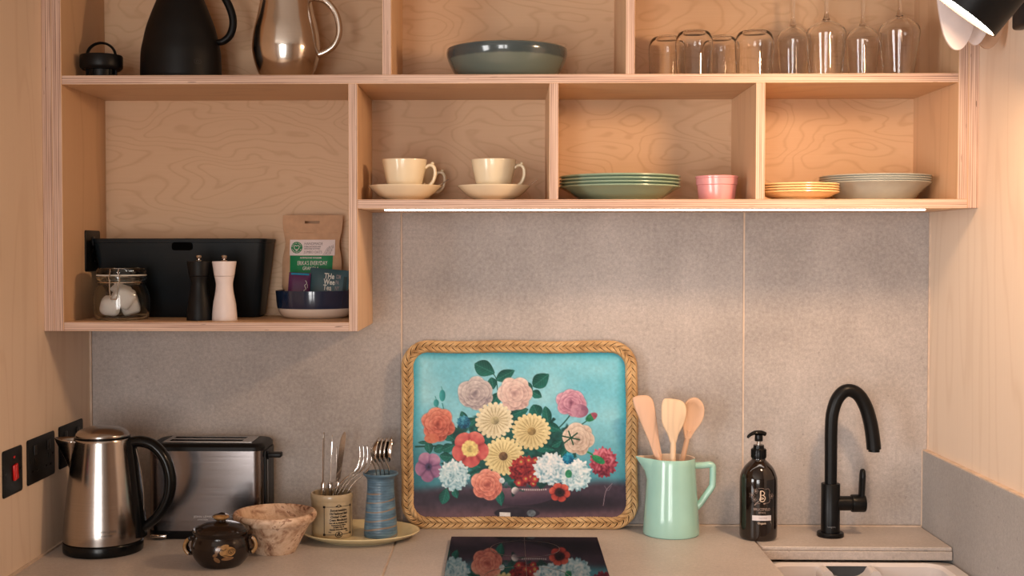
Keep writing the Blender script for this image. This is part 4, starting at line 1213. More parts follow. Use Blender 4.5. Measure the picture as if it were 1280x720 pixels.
# ================================================================== FLORAL TRAY
tr = thing('floral_tray', 'rectangular tray with braided straw rim and painted flower bouquet leaning on tiles', 'tray', (.0295, -.0370, 0.0), (-.050, 0, 0))
def bouquet(NX, NY):
    """the flat print of the tray, painted into an array (one colour for each mesh vertex); units follow the print's own 622 x 494 grid"""
    rng = np.random.RandomState(4)
    X, Y = np.meshgrid(np.linspace(52, 686, NX), np.linspace(57, 563, NY))
    def vn(cell, seed):
        r_ = np.random.RandomState(seed); gx, gy = int(700/cell)+3, int(620/cell)+3
        t_ = r_.rand(gy, gx); fx = X/cell; fy = Y/cell
        ix = fx.astype(int); iy = fy.astype(int); ux = fx-ix; uy = fy-iy
        ux = ux*ux*(3-2*ux); uy = uy*uy*(3-2*uy)
        return (t_[iy, ix]*(1-ux)+t_[iy, ix+1]*ux)*(1-uy)+(t_[iy+1, ix]*(1-ux)+t_[iy+1, ix+1]*ux)*uy
    N1 = vn(90, 1)*.6+vn(40, 2)*.3+vn(16, 3)*.1
    N2 = vn(22, 5)*.5+vn(10, 6)*.5
    N3 = vn(7, 8)*.6+vn(4, 9)*.4
    A = lambda c: np.array(c, float)
    def sm(a, b, x): t_ = np.clip((x-a)/(b-a), 0, 1); return t_*t_*(3-2*t_)
    img = np.zeros((NY, NX, 3))
    # sky: pale in the middle, deeper teal to the edges
    edge = np.minimum(np.minimum(X-55, 684-X), np.minimum(Y-60, 999))
    base = A((134, 206, 224))+(N1-.5)[..., None]*A((64, 34, 22))
    base = base+(A((50, 156, 178))-base)*(1-sm(0, 36, edge))[..., None]*.8
    low = sm(230, 440, Y)[..., None]
    img = base+(A((62, 134, 150))-base)*low*.75
    lft = (sm(170, 60, X)*sm(300, 420, Y))[..., None]; img = img+(A((30, 96, 112))-img)*lft*.5
    # table: dark horizon band, mauve-brown cloth in front
    hz = 440+18*(N1-.5)+22*np.clip((380-X)/330, 0, 1)
    tb = sm(-14, 22, Y-hz)[..., None]
    tc = A((64, 52, 66))+(A((112, 84, 92))-A((64, 52, 66)))*sm(500, 556, Y)[..., None]+(N2-.5)[..., None]*A((26, 18, 20))
    img = img+(tc-img)*tb
    sh = np.exp(-(((X-500)/190)**2+((Y-505)/26)**2)**1.5)[..., None]; img = img+(A((26, 22, 32))-img)*sh*.85
    sh = np.exp(-(((X-190)/90)**2+((Y-492)/14)**2)**1.5)[..., None]; img = img+(A((34, 28, 40))-img)*sh*.6
    def put(mask, col):
        nonlocal img
        img = img+(col-img)*mask[..., None]
    def soft(d, w=1.3): return np.clip(.5-d/w, 0, 1)
    def shade(c1, c2, t_): return A(c1)+(A(c2)-A(c1))*np.clip(t_, 0, 1)[..., None]
    # vessel and its dark foot
    dx, dy = (X-372)/118, (Y-462)/50
    put(soft(np.maximum((np.hypot(dx, dy)-1)*45, 462-Y)), shade((132, 98, 112), (60, 46, 62), (Y-462)/46+np.abs(X-350)/300))
    put(soft((np.hypot((X-362)/66, (Y-535)/17)-1)*17), shade((26, 22, 32), (52, 44, 56), N2))
    put(soft(np.maximum(np.abs(X-327)-16, np.abs(Y-539-(X-327)*.02)-6)), shade((205, 206, 208), (230, 228, 226), N3))
    put(soft((np.hypot((X-404)/13, (Y-535)/10)-1)*8)*.8, shade((80, 92, 102), (150, 166, 174), N3))
    def leaf(cx, cy, L, W, an, c1=(8, 66, 60), c2=(34, 124, 110)):
        a = math.radians(an); u = (X-cx)*math.cos(a)+(Y-cy)*math.sin(a); v = -(X-cx)*math.sin(a)+(Y-cy)*math.cos(a)
        q_ = np.clip(u/L, -1, 1)
        w = W*(1-np.abs(q_)**1.8)**.85*(1-.25*q_)
        m_ = soft(np.where(np.abs(u) < L, np.abs(v)-w, 9), 1.6)
        rib = np.exp(-(v/1.2)**2)*.7+.25*np.clip(np.sin(u*.75+np.abs(v)*.55), 0, 1)
        col = shade(c1, c2, .45+.4*(v/W)+.35*(N2-.5)); col = col+(A((120, 196, 180))-col)*(rib*.35)[..., None]
        rim_ = np.clip(1-np.abs(np.abs(v)-w)/2.2, 0, 1)*.45
        col = col*(1-rim_[..., None]*.6)
        put(m_, col)
    def stem(pts, w, col=(22, 78, 66)):
        pts = crv(pts, 8); d = np.full(X.shape, 99.)
        for (x0, y0), (x1, y1) in zip(pts, pts[1:]):
            l2 = (x1-x0)**2+(y1-y0)**2+1e-6; t_ = np.clip(((X-x0)*(x1-x0)+(Y-y0)*(y1-y0))/l2, 0, 1)
            d = np.minimum(d, np.hypot(X-x0-t_*(x1-x0), Y-y0-t_*(y1-y0)))
        put(soft(d-w/2), A(col)+0*X[..., None])
    # dark foliage mass behind the blooms
    fol = ((X-345)/205)**2+((Y-355)/118)**2+(N2-.5)*1.1
    put(soft((fol-.86)*30, 4)*.92, shade((12, 50, 48), (34, 108, 96), N2*1.5-.3))
    stem([(65, 342), (130, 340), (210, 345)], 5); stem([(143, 215), (150, 240), (165, 262)], 2.5, (30, 130, 130)); stem([(125, 222), (140, 240)], 2)
    stem([(470, 300), (500, 270), (520, 245)], 3.5); stem([(545, 280), (565, 266)], 3); stem([(560, 352), (580, 362), (600, 378)], 5, (40, 130, 80)); stem([(285, 120), (300, 140), (305, 175)], 2.5); stem([(180, 285), (215, 312)], 3)
    for a_ in ((267, 113, 33, 24, 25), (328, 132, 31, 17, -28), (432, 147, 30, 22, -38), (290, 156, 18, 14, 80), (420, 188, 17, 13, 30), (398, 165, 16, 9, 50), (301, 200, 22, 16, -60), (371, 240, 26, 16, -20), (418, 238, 22, 20, 65), (450, 252, 30, 14, 80), (468, 285, 24, 14, 20), (440, 345, 34, 14, 10), (479, 332, 18, 11, -30),
               (135, 347, 19, 13, -20), (164, 311, 22, 16, 35), (160, 345, 20, 14, -25), (155, 371, 20, 13, 8), (104, 345, 18, 13, 80), (150, 486, 25, 16, -75), (182, 478, 16, 11, 70), (312, 489, 26, 14, 80), (236, 395, 22, 12, 20), (208, 262, 26, 12, 70), (228, 268, 20, 12, -30), (240, 420, 16, 10, -20), (90, 330, 18, 5, 0), (505, 352, 22, 14, -50), (330, 290, 16, 12, 30), (258, 220, 14, 10, 60)): leaf(*a_)
    def rose(cx, cy, r, lt, md, dk, seed, sq=1.0, tilt=0.0, turns=2.4):
        r_ = np.random.RandomState(seed+20)
        def petal(px, py, a_, b_, an, lift):
            ca, sa = math.cos(an), math.sin(an)
            u = (X-px)*ca+(Y-py)*sa; v = (-(X-px)*sa+(Y-py)*ca)
            d = np.hypot(u/a_, v/b_)*(1+.10*(N2-.5))
            m_ = soft((d-1)*min(a_, b_), 1.5)
            out_ = np.clip(.5+.5*u/a_, 0, 1)
            lit = lift+.55*out_**1.5-.22*(Y-cy)/r-.12*(X-cx)/r+.35*(N2-.5)+.10*np.sin(v*.5+seed)*out_
            col = np.where((lit > .5)[..., None], shade(md, lt, (lit-.5)*2), shade(dk, md, lit*2))
            rim_ = np.clip((d-.86)/.14, 0, 1); col = col+(A(lt)-col)*(rim_*.45*(out_ > .45))[..., None]
            put(np.clip(soft((d-1.07)*min(a_, b_), 4)-m_, 0, 1)*.35, A(dk)+0*X[..., None])
            put(m_, col)
        a0 = math.radians(tilt)+r_.rand()*6.28
        for n_, rad, sa_, sb_, lift in ((6, .50, .52, .50, .18), (5, .34, .42, .44, .22), (4, .20, .30, .36, .20), (3, .09, .19, .26, .12)):
            for k in range(n_):
                an = a0+2*PI*k/n_+r_.uniform(-.18, .18)
                petal(cx+r*rad*math.cos(an), cy+r*rad*sq*math.sin(an), r*sa_*r_.uniform(.92, 1.08), r*sb_*r_.uniform(.92, 1.1), an, lift+r_.uniform(-.10, .10))
            a0 += PI/n_
        rr = np.hypot(X-cx, Y-cy); put(np.exp(-(rr/(r*.10))**2)*.75, A(dk)+0*X[..., None])
    rose(240, 186, 52, (226, 216, 212), (188, 176, 176), (122, 112, 122), 1, .88, 10)
    rose(355, 186, 52, (240, 220, 210), (222, 190, 182), (160, 128, 128), 2, .95, -20)
    rose(520, 213, 45, (226, 180, 196), (192, 134, 158), (122, 74, 100), 3, .82, 12, 1.9); put(soft((np.hypot((X-545)/26, (Y-236)/20)-1)*20), shade((206, 154, 176), (140, 92, 120), (X-520)/50+N3-.5))
    rose(130, 276, 49, (234, 154, 130), (204, 108, 90), (130, 54, 46), 4, 1.0, 30); put(soft((np.hypot((X-112)/22, (Y-318)/14)-1)*12), shade((230, 150, 116), (190, 92, 74), N3))
    rose(541, 318, 47, (236, 220, 204), (206, 184, 168), (140, 118, 106), 5, 1.05, 0, 1.7)
    for k in range(6):
        a = k*60+15; stem([(520, 315), (520+26*math.cos(math.radians(a)), 315+20*math.sin(math.radians(a)))], 4, (16, 70, 52))
    def daisy(cx, cy, r, n_, seed, ci, co, cc, sq=1.0, hole=.16):
        r_ = np.random.RandomState(seed); ph = r_.rand()*6.28
        u, v = X-cx, (Y-cy)/sq; rr = np.hypot(u, v); th = np.arctan2(v, u)
        for lay in (0, 1):
            t_ = (th+ph+lay*PI/n_)*n_/(2*PI); k = np.floor(t_); fr_ = (t_-k)-.5
            jit = np.sin(k*12.99+seed+lay*5)*.5
            R = r*(1.0 if lay == 0 else .86)*(1+.07*jit)
            wid = np.sqrt(np.clip(1-(np.abs(fr_)/.5)**2.4, 0, 1))
            m_ = soft(rr-R*(.72+.28*wid), 1.5)*(rr > 2)
            sh_ = .62+.3*(rr/R)-.75*np.abs(fr_)**1.2-.12*jit+.12*(N3-.5)-.12*(v/r)
            col = shade(co, ci, sh_); col = col+(A((126, 104, 62))-col)*(np.clip((np.abs(fr_)-.40)/.1, 0, 1)*.7)[..., None]
            put(m_, col)
        put(soft((rr/(r*hole*1.35)-1)*9), shade(cc, tuple(x*.55 for x in cc), (u+v)/(r*.35)*.5+.4+N3-.5))
    daisy(297, 265, 57, 20, 1, (248, 240, 210), (176, 158, 112), (206, 194, 150), .93)
    daisy(405, 296, 58, 21, 2, (244, 230, 180), (168, 144, 90), (196, 168, 110), .92)
    daisy(322, 369, 60, 22, 3, (246, 232, 178), (172, 146, 88), (140, 108, 76), .97)
    def openf(cx, cy, r, n_, seed, lt, md, dk, cc, ci, sq=1.0, ph=0.0):
        u, v = X-cx, (Y-cy)/sq; rr = np.hypot(u, v); th = np.arctan2(v, u)+ph
        fr_ = np.abs(((th*n_/(2*PI)) % 1)-.5)
        R = r*(.80+.2*np.cos(fr_*PI)**.7+.05*(N2-.5)); m_ = soft(rr-R, 1.6)
        lit = .5+.4*(rr/r-.5)-.7*np.clip(fr_-.34, 0, 1)*3+.5*(N2-.5)-.18*v/r
        col = np.where((lit > .5)[..., None], shade(md, lt, (lit-.5)*2), shade(dk, md, lit*2))
        put(m_, col)
        put(soft(rr-r*ci*1.5*(1+.3*(N3-.5)), 5)*.9, shade(cc, tuple(min(255, x*1.25) for x in cc), N3))
        put(soft(rr-r*ci*.6, 3)*.8, shade(tuple(x*.5 for x in cc), cc, N3))
    openf(225, 348, 55, 5, 1, (232, 140, 126), (204, 92, 92), (130, 46, 52), (232, 206, 130), .30, .98, .4)
    openf(103, 401, 40, 5, 2, (206, 160, 190), (158, 110, 150), (98, 66, 104), (60, 52, 84), .16, 1.12, .2)
    def carn(cx, cy, r, seed, lt, md, dk, sq=1.0):
        u, v = X-cx, (Y-cy)/sq; rr = np.hypot(u, v); th = np.arctan2(v, u)
        R = r*(.93+.06*np.sin(11*th+seed)+.05*np.sin(23*th+seed*2)+.10*(N3-.5))
        lit = .52+.75*(N3-.5)+.6*(N2-.5)-.25*(u*.3+v)/r+.14*np.sin(rr*.42+6*N2+3*np.sin(5*th))
        col = np.where((lit > .5)[..., None], shade(md, lt, (lit-.5)*2), shade(dk, md, lit*2))
        put(soft(rr-R, 1.6), col)
    carn(383, 412, 46, 9, (196, 74, 66), (132, 36, 44), (58, 18, 30))
    for k in range(9):
        x0, y0 = 365+rng.rand()*52, 380+rng.rand()*70; rad = 9+rng.rand()*4
        rr = np.hypot(X-x0, Y-y0); put(soft(rr-rad), shade((206, 82, 70), (120, 32, 44), rr/rad-.2+N3-.5)); put(soft(rr-rad*.3), A((190, 170, 96))+0*X[..., None])
    carn(178, 426, 47, 1, (240, 248, 250), (186, 220, 230), (96, 150, 172))
    carn(462, 405, 54, 3, (250, 244, 242), (206, 224, 232), (110, 160, 180), .92)
    carn(535, 424, 46, 5, (246, 246, 246), (196, 222, 230), (100, 154, 172), 1.08)
    put(soft((np.hypot((X-513)/10, (Y-420)/12)-1)*9), shade((38, 120, 88), (70, 160, 116), N3))
    rose(275, 451, 47, (246, 178, 158), (218, 130, 112), (150, 74, 70), 8, .92, 0, 2.8)
    carn(615, 386, 42, 7, (214, 130, 146), (160, 66, 84), (96, 32, 50), 1.1)
    put(soft((np.hypot((X-600)/19, (Y-378-(X-600)*.4)/11)-1)*10), shade((26, 110, 72), (60, 156, 100), N3))
    openf(487, 474, 31, 6, 3, (220, 112, 92), (176, 66, 58), (100, 34, 36), (30, 18, 24), .32, .9, .3)
    carn(206, 270, 21, 6, (86, 170, 196), (34, 110, 144), (16, 60, 92)); carn(512, 375, 18, 8, (60, 170, 200), (24, 120, 160), (16, 70, 110))
    carn(318, 440, 9, 2, (240, 244, 246), (206, 220, 226), (150, 170, 180))
    for (cx, cy, a_, b_, an) in ((143, 192, 9, 17, 0), (125, 214, 8, 11, 20)):
        u = X-cx; v = Y-cy; put(soft((np.hypot(u/a_, v/b_)-1)*8), shade((24, 120, 124), (80, 182, 186), .5-u/a_*.4)); stem([(cx, cy-b_), (cx-3, cy-b_-9)], 1.6, (40, 130, 130))
    a = math.radians(-30); u = (X-580)*math.cos(a)+(Y-254)*math.sin(a); v = -(X-580)*math.sin(a)+(Y-254)*math.cos(a)
    put(soft((np.hypot(u/19, v/11)-1)*9), np.where((u > 3)[..., None], shade((206, 120, 140), (130, 60, 80), N3), shade((24, 100, 70), (66, 150, 100), N3)))
    for k in range(12):       # pearls along the vessel's rim
        x0 = 378+k*6.2; rr = np.hypot(X-x0, Y-467+.12*(k-5)**2*.3); put(soft(rr-2.4), shade((236, 228, 224), (150, 140, 146), rr/2.4))
    rr = np.hypot(X-357, Y-470); put(soft(rr-11), shade((232, 226, 226), (96, 84, 96), (X-357+Y-470)/22+.5))
    stem([(640, 448), (622, 470), (614, 512)], 1.6, (150, 130, 142)); stem([(618, 455), (628, 468), (638, 455)], 1.2, (120, 108, 122))
    img = img*(.96+.10*(N3-.5)[..., None])
    return np.clip(img, 0, 255)
NX, NY = 430, 343
img = bouquet(NX, NY)/255.0
lin = np.where(img <= .04045, img/12.92, ((img+.055)/1.055)**2.4)
me = bpy.data.meshes.new('printed_panel')
xs = -.2365+.473*np.linspace(0, 1, NX); zs = .3905-.3775*np.linspace(0, 1, NY)
XX, ZZ = np.meshgrid(xs, zs)
co = np.stack([XX, np.full_like(XX, -.0012), ZZ], -1).reshape(-1, 3)
idx = np.arange(NX*NY).reshape(NY, NX)
quads = np.stack([idx[:-1, :-1], idx[1:, :-1], idx[1:, 1:], idx[:-1, 1:]], -1).reshape(-1, 4)
me.vertices.add(len(co)); me.vertices.foreach_set('co', co.ravel().astype(np.float32))
me.loops.add(quads.size); me.loops.foreach_set('vertex_index', quads.ravel().astype(np.int32))
me.polygons.add(len(quads)); me.polygons.foreach_set('loop_start', np.arange(0, quads.size, 4, dtype=np.int32))
me.update(calc_edges=True)
ca = me.color_attributes.new('print', 'FLOAT_COLOR', 'POINT')
ca.data.foreach_set('color', np.concatenate([lin.reshape(-1, 3), np.ones((NX*NY, 1))], 1).ravel().astype(np.float32))
m, nt, b = mk('painted_flower_print')
at = nd(nt, 'ShaderNodeAttribute'); at.attribute_name = 'print'
nt.links.new(at.outputs['Color'], b.inputs['Base Color'])
b.inputs['Roughness'].default_value = .45; b.inputs['Specular IOR Level'].default_value = .2
bump(nt, b, noise(nt, pos(nt, obj=True), 500, 2), .05, .0004)
me.materials.append(m)
link('printed_panel', me, tr)
M['traywood'] = simple('tray_backing', S((150, 118, 84)), .7)
pg = rrect(-.247, .247, .006, .402, .045, 8)
g = G(); g.prism([(a, c) for a, c in pg], -.0005, .005); g.obj('backing_board', 'traywood', tr, smooth=False)
# braided straw rim
def perim():
    a, z0, z1, r = .2450, .0125, .3965, .045
    pts = []
    def line(p, q_): 
        n_ = max(2, int(math.hypot(q_[0]-p[0], q_[1]-p[1])/.004))
        return [(p[0]+(q_[0]-p[0])*i/n_, p[1]+(q_[1]-p[1])*i/n_) for i in range(n_)]
    def arc(cx, cz, a0): return [(cx+r*math.cos(a0+PI/2*i/18), cz+r*math.sin(a0+PI/2*i/18)) for i in range(18)]
    pts += line((-a+r, z0), (a-r, z0))+arc(a-r, z0+r, -PI/2)+line((a, z0+r), (a, z1-r))+arc(a-r, z1-r, 0)+line((a-r, z1), (-a+r, z1))+arc(-a+r, z1-r, PI/2)+line((-a, z1-r), (-a, z0+r))+arc(-a+r, z0+r, PI)
    return np.array(pts)
pp = perim(); seg = np.hypot(*(np.roll(pp, -1, 0)-pp).T); cum = np.concatenate([[0], np.cumsum(seg)]); LT = cum[-1]
pc = np.vstack([pp, pp[:1]])
def at_s(s, t_, y):
    s = s % LT
    x = np.interp(s, cum, pc[:, 0]); z = np.interp(s, cum, pc[:, 1])
    e = .003
    x2 = np.interp((s+e) % LT, cum, pc[:, 0]); z2 = np.interp((s+e) % LT, cum, pc[:, 1])
    x1 = np.interp((s-e) % LT, cum, pc[:, 0]); z1 = np.interp((s-e) % LT, cum, pc[:, 1])
    d = math.hypot(x2-x1, z2-z1)+1e-9; nx, nz = (z2-z1)/d, -(x2-x1)/d
    wob = .0010*math.sin(s*31)
    return (x+nx*(t_+wob), y, z+nz*(t_+wob))
NB = 114; pit = LT/NB
m, nt, b = mk('plaited_straw')
n1 = noise(nt, pos(nt, (60, 60, 60), obj=True), 1, 2); n2 = noise(nt, pos(nt, (25, 25, 25), obj=True), 1, 2)
c = ramp(nt, mathn(nt, 'ADD', mathn(nt, 'MULTIPLY', n1, .5), mathn(nt, 'MULTIPLY', n2, .5)), [(.3, S((168, 126, 80))), (.5, S((206, 168, 118))), (.7, S((226, 194, 146)))])
nt.links.new(c, b.inputs['Base Color']); b.inputs['Roughness'].default_value = .6; bump(nt, b, n1, .3, .0008)
M['straw'] = m
M['strawdark'] = simple('shaded_straw_core', S((60, 38, 22)), .9)  # core coloured dark to put shade into the gaps between strands
g = G()
for k in range(NB):
    for sd in (-1, 1):
        s0 = k*pit+(pit*.5 if sd > 0 else 0)
        for q_ in range(3):
            o_ = (q_-1)*.0041
            pts = crv([at_s(s0+o_-.004, sd*.0112, .003), at_s(s0+o_, sd*.0122, -.0030), at_s(s0+.0060+o_, sd*.0095, -.0085), at_s(s0+.0130+o_, sd*.0048, -.0096), at_s(s0+.0200+o_, -sd*.0014, -.0045)], 3)
            g.tube(pts, [(.00135, .00135)]*(len(pts)-1)+[(.0008, .0008)], 6)
g.obj('braided_rim', 'straw', tr)
g = G(); g.tube([at_s(LT*i/160, 0, .001) for i in range(160)], (.0058, .0098), 10, closed=True, up=(0, 1, 0)); g.obj('rim_core', 'strawdark', tr)

# ================================================================== MINT JUG AND WOODEN UTENSILS
M['mint'] = simple('mint_glaze', S((160, 206, 194)), .2, var=.05, nscale=12, coat=.6)
M['mintin'] = simple('cream_inside_glaze', S((226, 206, 186)), .3, var=.04)
mj = thing('mint_jug', 'mint green ceramic jug with angular handle holding wooden utensils', 'jug', (.3545, -.0790, 0))
def jug_ring(z, r, spout, n_=64):
    out = []
    for i in range(n_):
        a = 2*PI*i/n_; d = abs(((a-PI+PI) % (2*PI))-PI)
        rr = r+spout*max(0, 1-d/.55)**1.25
        out.append((rr*math.cos(a), rr*math.sin(a), z+ .25*spout*max(0, 1-d/.6)*.35))
    return out
hj = .1645
prof = [(0.0, .0575, 0), (.002, .0598, 0), (.006, .0604, 0), (.04, .0580, 0), (.08, .0553, 0), (.118, .0528, 0), (.135, .0518, .006), (.150, .0508, .016), (hj-.002, .0502, .0265), (hj, .0492, .0270), (hj-.001, .0472, .0255), (.148, .0468, .014), (.134, .0476, .004), (.08, .051, 0), (.012, .053, 0), (.008, .05, 0)]
loops = [jug_ring(z, r, s_) for z, r, s_ in prof]
n = 64; vv = [p for l in loops for p in l]; ff = []; mi = []
g = G()
for i in range(len(loops)-1):
    fs = [(i*n+k, i*n+(k+1) % n, (i+1)*n+(k+1) % n, (i+1)*n+k) for k in range(n)]
    ff.append(fs)
g.v = [tuple(T_) for T_ in [(-p[0] if False else p[0], p[1], p[2]) for p in vv]]
for i, fs in enumerate(ff):
    for q_ in fs: g.f.append(q_); g.m.append(1 if i >= 9 else 0)
g.f.append(tuple(range(n-1, -1, -1))); g.m.append(0)
g.f.append(tuple((len(loops)-1)*n+k for k in range(n))); g.m.append(1)


g.obj('body', ['mint', 'mintin'], mj)
hpts = crv([(.045, 0, .1470), (.066, 0, .1475), (.080, 0, .1490), (.0868, 0, .1470), (.0885, 0, .140), (.0880, 0, .110), (.0855, 0, .100), (.073, 0, .082), (.062, 0, .066), (.050, 0, .053)], 5)
G().tube(hpts, (.0072, .0090), 14).obj('handle', 'mint', mj)
def woodm(name, c):
    return ply_face(name, S(c), S(tuple(x*.78 for x in c)), (9, 9, 1.2), c[0], 5, .35, True)
M['beech1'] = woodm('beech_wood_pink', (222, 182, 154)); M['beech2'] = woodm('beech_wood_pale', (232, 204, 172)); M['beech3'] = woodm('beech_wood_tan', (222, 184, 154))
def utensil(name, p0, p1, outline, hr, mat, label, hollow=False, y_tilt=0, rot=0):
    """outline: blade half profile [(distance along from p1, left, right)] in the plane x-along"""
    o = thing(name, label, 'utensil', p0, group=None)
    d = Vector(p1)-Vector(p0); L = d.length
    G().tube([(0, 0, 0), (0, 0, L*.5), (0, 0, L*.92), (0, 0, L+.012)], [(hr, hr)]*3+[(hr*.55, hr*.9)], 14, up=(0, 1, 0)).obj('handle', mat, o)
    pl = crv(outline, 5, True)
    n_ = len(pl); cx_ = sum(p[0] for p in pl)/n_; cz_ = sum(p[1] for p in pl)/n_
    g = G(); rings = []
    levels = ((.0, -.0042, .80), (.0, -.0032, .95), (0, 0, 1), (0, .0032, .95), (0, .0042, .80))
    if hollow: levels = ((0, .0008, .45), (0, -.0010, .70), (0, -.0048, .90), (0, -.0042, .98), (0, .0005, 1), (0, .0065, .85), (0, .010, .5))
    for _, yy, s_ in levels: rings.append([(cx_+(x-cx_)*s_, yy, L+cz_+(z-cz_)*s_) for x, z in pl])
    vv = [p for r_ in rings for p in r_]; ff = []
    for i in range(len(rings)-1):
        for k in range(n_): ff.append((i*n_+k, i*n_+(k+1) % n_, (i+1)*n_+(k+1) % n_, (i+1)*n_+k))
    ff.append(tuple(range(n_-1, -1, -1))); ff.append(tuple((len(rings)-1)*n_+k for k in range(n_)))
    g.add(vv, ff); g.obj('blade' if not hollow else 'spoon_bowl', mat, o)
    # tilt in the x-z plane and lean
    ang = math.atan2(d.x, d.z); an2 = math.asin(max(-1, min(1, d.y/L)))
    o.rotation_euler = (-an2, ang, rot)
    return o
jx, jy = .3545, -.0790
utensil('wooden_spatula', (jx+.012, jy-.008, .0125), (jx-.0325, jy-.002, .185), [(-.007, -.022), (-.013, .020), (-.0205, .070), (-.024, .106), (-.019, .117), (0, .116), (.014, .109), (.0185, .092), (.0145, .050), (.009, .005), (.006, -.022)], .0055, 'beech1', 'long flat wooden spatula leaning towards the floral tray in mint jug')
utensil('wooden_spatula', (jx-.002, jy-.016, .0125), (jx+.001, jy-.020, .205), [(-.0055, -.008), (-.012, .010), (-.024, .034), (-.0268, .056), (-.026, .078), (-.020, .0875), (-.004, .0875), (.012, .085), (.023, .077), (.0268, .060), (.022, .036), (.011, .012), (.0055, -.008)], .0062, 'beech2', 'pale broad wooden spatula in the middle of the mint jug')
utensil('wooden_spoon', (jx-.006, jy+.014, .0125), (jx+.0365, jy+.014, .208), [(-.005, -.006), (-.012, .010), (-.0215, .033), (-.0245, .052), (-.020, .072), (-.008, .0835), (.006, .0835), (.019, .072), (.0240, .052), (.021, .033), (.011, .010), (.005, -.006)], .0056, 'beech3', 'wooden spoon with oval bowl leaning towards the jug handle', hollow=True)

# ================================================================== SOAP BOTTLE
m, nt, b = mk('amber_bottle')
c = ramp(nt, noise(nt, pos(nt, obj=True), 12, 2), [(.3, S((14, 8, 6))), (.7, S((24, 12, 8)))])
nt.links.new(c, b.inputs['Base Color']); b.inputs['Roughness'].default_value = .1; b.inputs['Coat Weight'].default_value = .5
M['amber'] = m
sb = thing('soap_bottle', 'dark brown pump soap bottle with white printed emblem beside the sink', 'soap bottle', (.5330, -.1150, 0.0))
ps = crv([(.0340, .0), (.0375, .003), (.0392, .012), (.0393, .06), (.0393, .1190), (.0375, .1340), (.0310, .1490), (.0215, .1600), (.0150, .1660), (.0140, .1700)], 5)
G().lathe([(0, .002), (.030, .002), (.032, 0)]+ps+[(.0135, .1705), (0, .1705)], 64).obj('bottle_body', 'amber', sb)
g = G(); g.lathe([(.0135, .1690), (.0152, .1695), (.0154, .1710), (.0154, .1885), (.0145, .190), (.0115, .1905), (.0110, .1975), (0, .198)], 48)
for i in range(28):
    a = 2*PI*i/28; g.box(-.0004, .0006, -.0006, .0006, .1715, .1880, T=rotm('Z', a), off=(.0155*math.cos(a), .0155*math.sin(a), 0))
g.obj('collar', 'blackgloss', sb)
G().lathe([(0, .197), (.0042, .197), (.0042, .2080), (0, .2080)], 20).obj('pump_stem', 'chrome', sb)
ph = G(); ph.lathe([(0, .2055), (.0082, .2055), (.0085, .2070), (.0085, .2150), (.0078, .2185), (0, .2200)], 32)
ph.tube(crv([(.014, 0, .2200), (.004, 0, .2235), (-.012, 0, .2225), (-.0225, 0, .2170), (-.025, 0, .2125)], 5), [(.0048, .0075)]*10+[(.004-.0002*i, .006-.0003*i) for i in range(11)], 12, up=(0, 0, 1))
ph.obj('pump_head', 'blackgloss', sb, rot=(0, 0, .25))
M['printcream'] = simple('cream_print', S((206, 184, 164)), .5, var=.05); M['printfaint'] = simple('faint_print', S((150, 130, 120)), .5, var=.1); M['printwhite'] = simple('white_print', S((212, 204, 206)), .5, var=.03)
def sbmap(e=.0005, th0=.0):
    def fn(a, b):
        z = b; rb = float(np.interp(z, [p[1] for p in ps], [p[0] for p in ps]))+e
        th = th0+a/rb
        return (rb*math.sin(th), -rb*math.cos(th), z)
    return fn
# monogram: a B over an e
mono = [stroke2d([(-.0035, .107), (-.0035, .0875)], .0026), stroke2d(crv([(-.0045, .1068), (.001, .1068), (.0048, .1025), (.0022, .0985), (-.001, .0982), (.0032, .0972), (.0062, .0925), (.0035, .0860), (-.0015, .0848), (-.0050, .0880), (-.0040, .0920), (.0002, .0930), (.0025, .0905), (-.0045, .0898)], 5), .0017)]
v, f = merge2d(mono); mapped('monogram', v, f, sbmap(), 'printcream', sb)
fl = []
for cxf, czf, r_ in ((-.0215, .0975, .0060), (-.0135, .1065, .0050), (.0215, .0955, .0058), (-.016, .0885, .0045)):
    for k in range(5): fl.append(ring2d(blob(cxf+r_*.5*math.cos(k*1.257), czf+r_*.5*math.sin(k*1.257), r_*.55, r_*.38, k*1.257, 12), .0005))
    fl.append(ring2d(ell(cxf, czf, r_*.25, r_*.25, 10), .0006))
fl += [stroke2d(crv([(.006, .1105), (.013, .1115), (.0165, .106), (.0150, .098), (.017, .090), (.0145, .0825), (.006, .0815)], 5), .0006), stroke2d(crv([(-.004, .0812), (-.010, .0800), (-.0155, .0765)], 4), .0006), stroke2d(crv([(-.016, .0765), (-.012, .0815), (-.007, .0850)], 4), .0014), stroke2d(crv([(-.008, .1120), (-.002, .1130), (.004, .1115)], 4), .0006), poly2d(ell(.0045, .0805, .0026, .0012, 10))]
v, f = merge2d(fl); mapped('botanical_print', v, f, sbmap(.0004), 'printfaint', sb)
text('printed_text', 'BRUCEFIELD', .0074, 'printfaint', sb, sbmap(), 0, .0660, 'CENTER', .88, .0001)
text('printed_text', 'ESTATE', .0050, 'printfaint', sb, sbmap(), 0, .0598, 'CENTER', .9, .0001)
v, f = gridpoly(-.0205, .0205, .0448, .0555, 14, 2); mapped('white_label', v, f, sbmap(.0004), 'printwhite', sb)
text('printed_text', 'Hand Wash', .0042, 'inkgrey', sb, sbmap(.0008), .002, .0490, 'CENTER', .9)
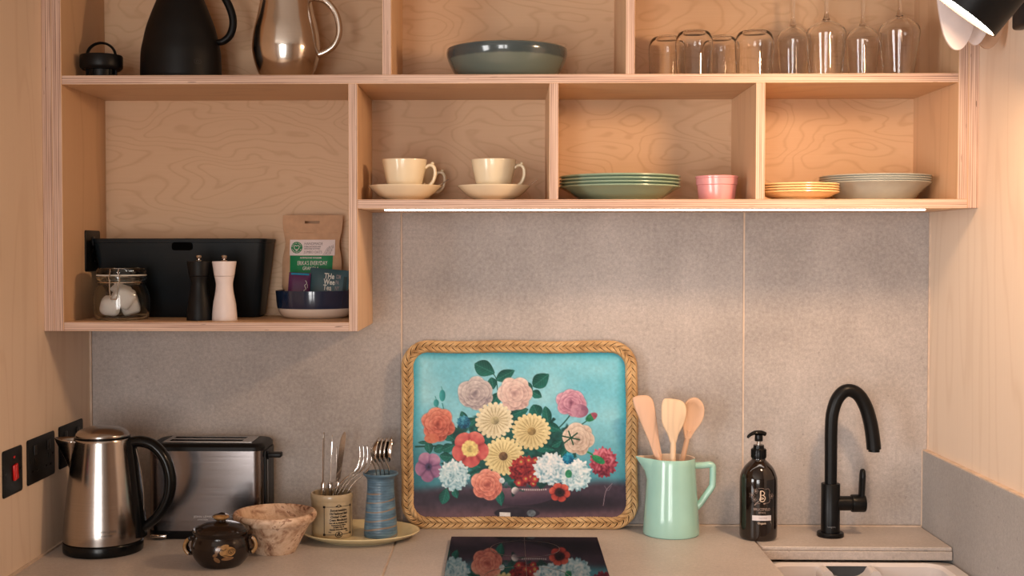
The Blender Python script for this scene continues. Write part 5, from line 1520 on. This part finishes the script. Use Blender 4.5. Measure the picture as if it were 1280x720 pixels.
text('printed_text', 'Organic', .0062, 'printcream', sb, sbmap(), 0, .0375, 'CENTER', .9, .0001)

# ================================================================== BLACK TAP
tp = thing('kitchen_tap', 'matt black swan-neck tap with side lever on the stone ledge', 'tap', (.6895, -.0960, 0.0))
M['tapblack'] = simple('matt_black_tap', S((9, 9, 10)), .36, var=.1, spec=.28)
G().lathe([(0, .0003), (.0272, .0003), (.0280, .0015), (.0280, .0080), (.0265, .0095), (.0205, .0098), (0, .0098)], 56).obj('base_flange', 'tapblack', tp)
G().lathe([(.0197, .0096), (.0197, .1120), (.0190, .1130), (0, .1130)], 56).obj('body', 'tapblack', tp)
np_ = crv([(0, 0, .1125), (0, 0, .17), (0, 0, .225), (.0025, 0, .262), (.0120, 0, .292), (.0270, 0, .3085), (.0440, 0, .3095), (.0600, 0, .298), (.0740, 0, .272), (.0835, 0, .238), (.0885, 0, .206), (.0905, 0, .186)], 7)
G().tube(np_, [(.0129+.0022*i/len(np_),)*2 for i in range(len(np_))], 24).obj('spout', 'tapblack', tp)
G().lathe([(.0118, 0), (.0118, -.006), (.009, -.0065), (0, -.006)], 32, off=(.0908, 0, .1865)).obj('aerator', 'blackgloss', tp)
T = rotm('Y', PI/2)
G().lathe([(.0155, .010), (.0155, .042), (.0148, .0425), (.0148, .0440), (.0182, .0445), (.0186, .046), (.0186, .070), (.0175, .0725), (0, .0725)], 40, T=T, off=(.0, 0, .0705)).obj('lever_hub', 'tapblack', tp)
G().tube(crv([(.0640, 0, .072), (.0655, 0, .09), (.0665, 0, .115), (.0672, 0, .138), (.0672, 0, .1440)], 5), [(.0065, .011)]*14+[(.0062, .0095), (.0058, .009), (.0056, .008), (.005, .007), (.0042, .006), (.0036, .005), (.003, .004)], 14, up=(1, 0, 0)).obj('lever', 'tapblack', tp)
M['taplogo'] = simple('tap_print', S((120, 120, 122)), .4)
text('printed_text', 'hansgrohe', .0052, 'taplogo', tp, lambda a, b: (.0200*math.sin(-.12+a/.02), -.0200*math.cos(-.12+a/.02), .022+b), 0, 0, 'CENTER', .8)
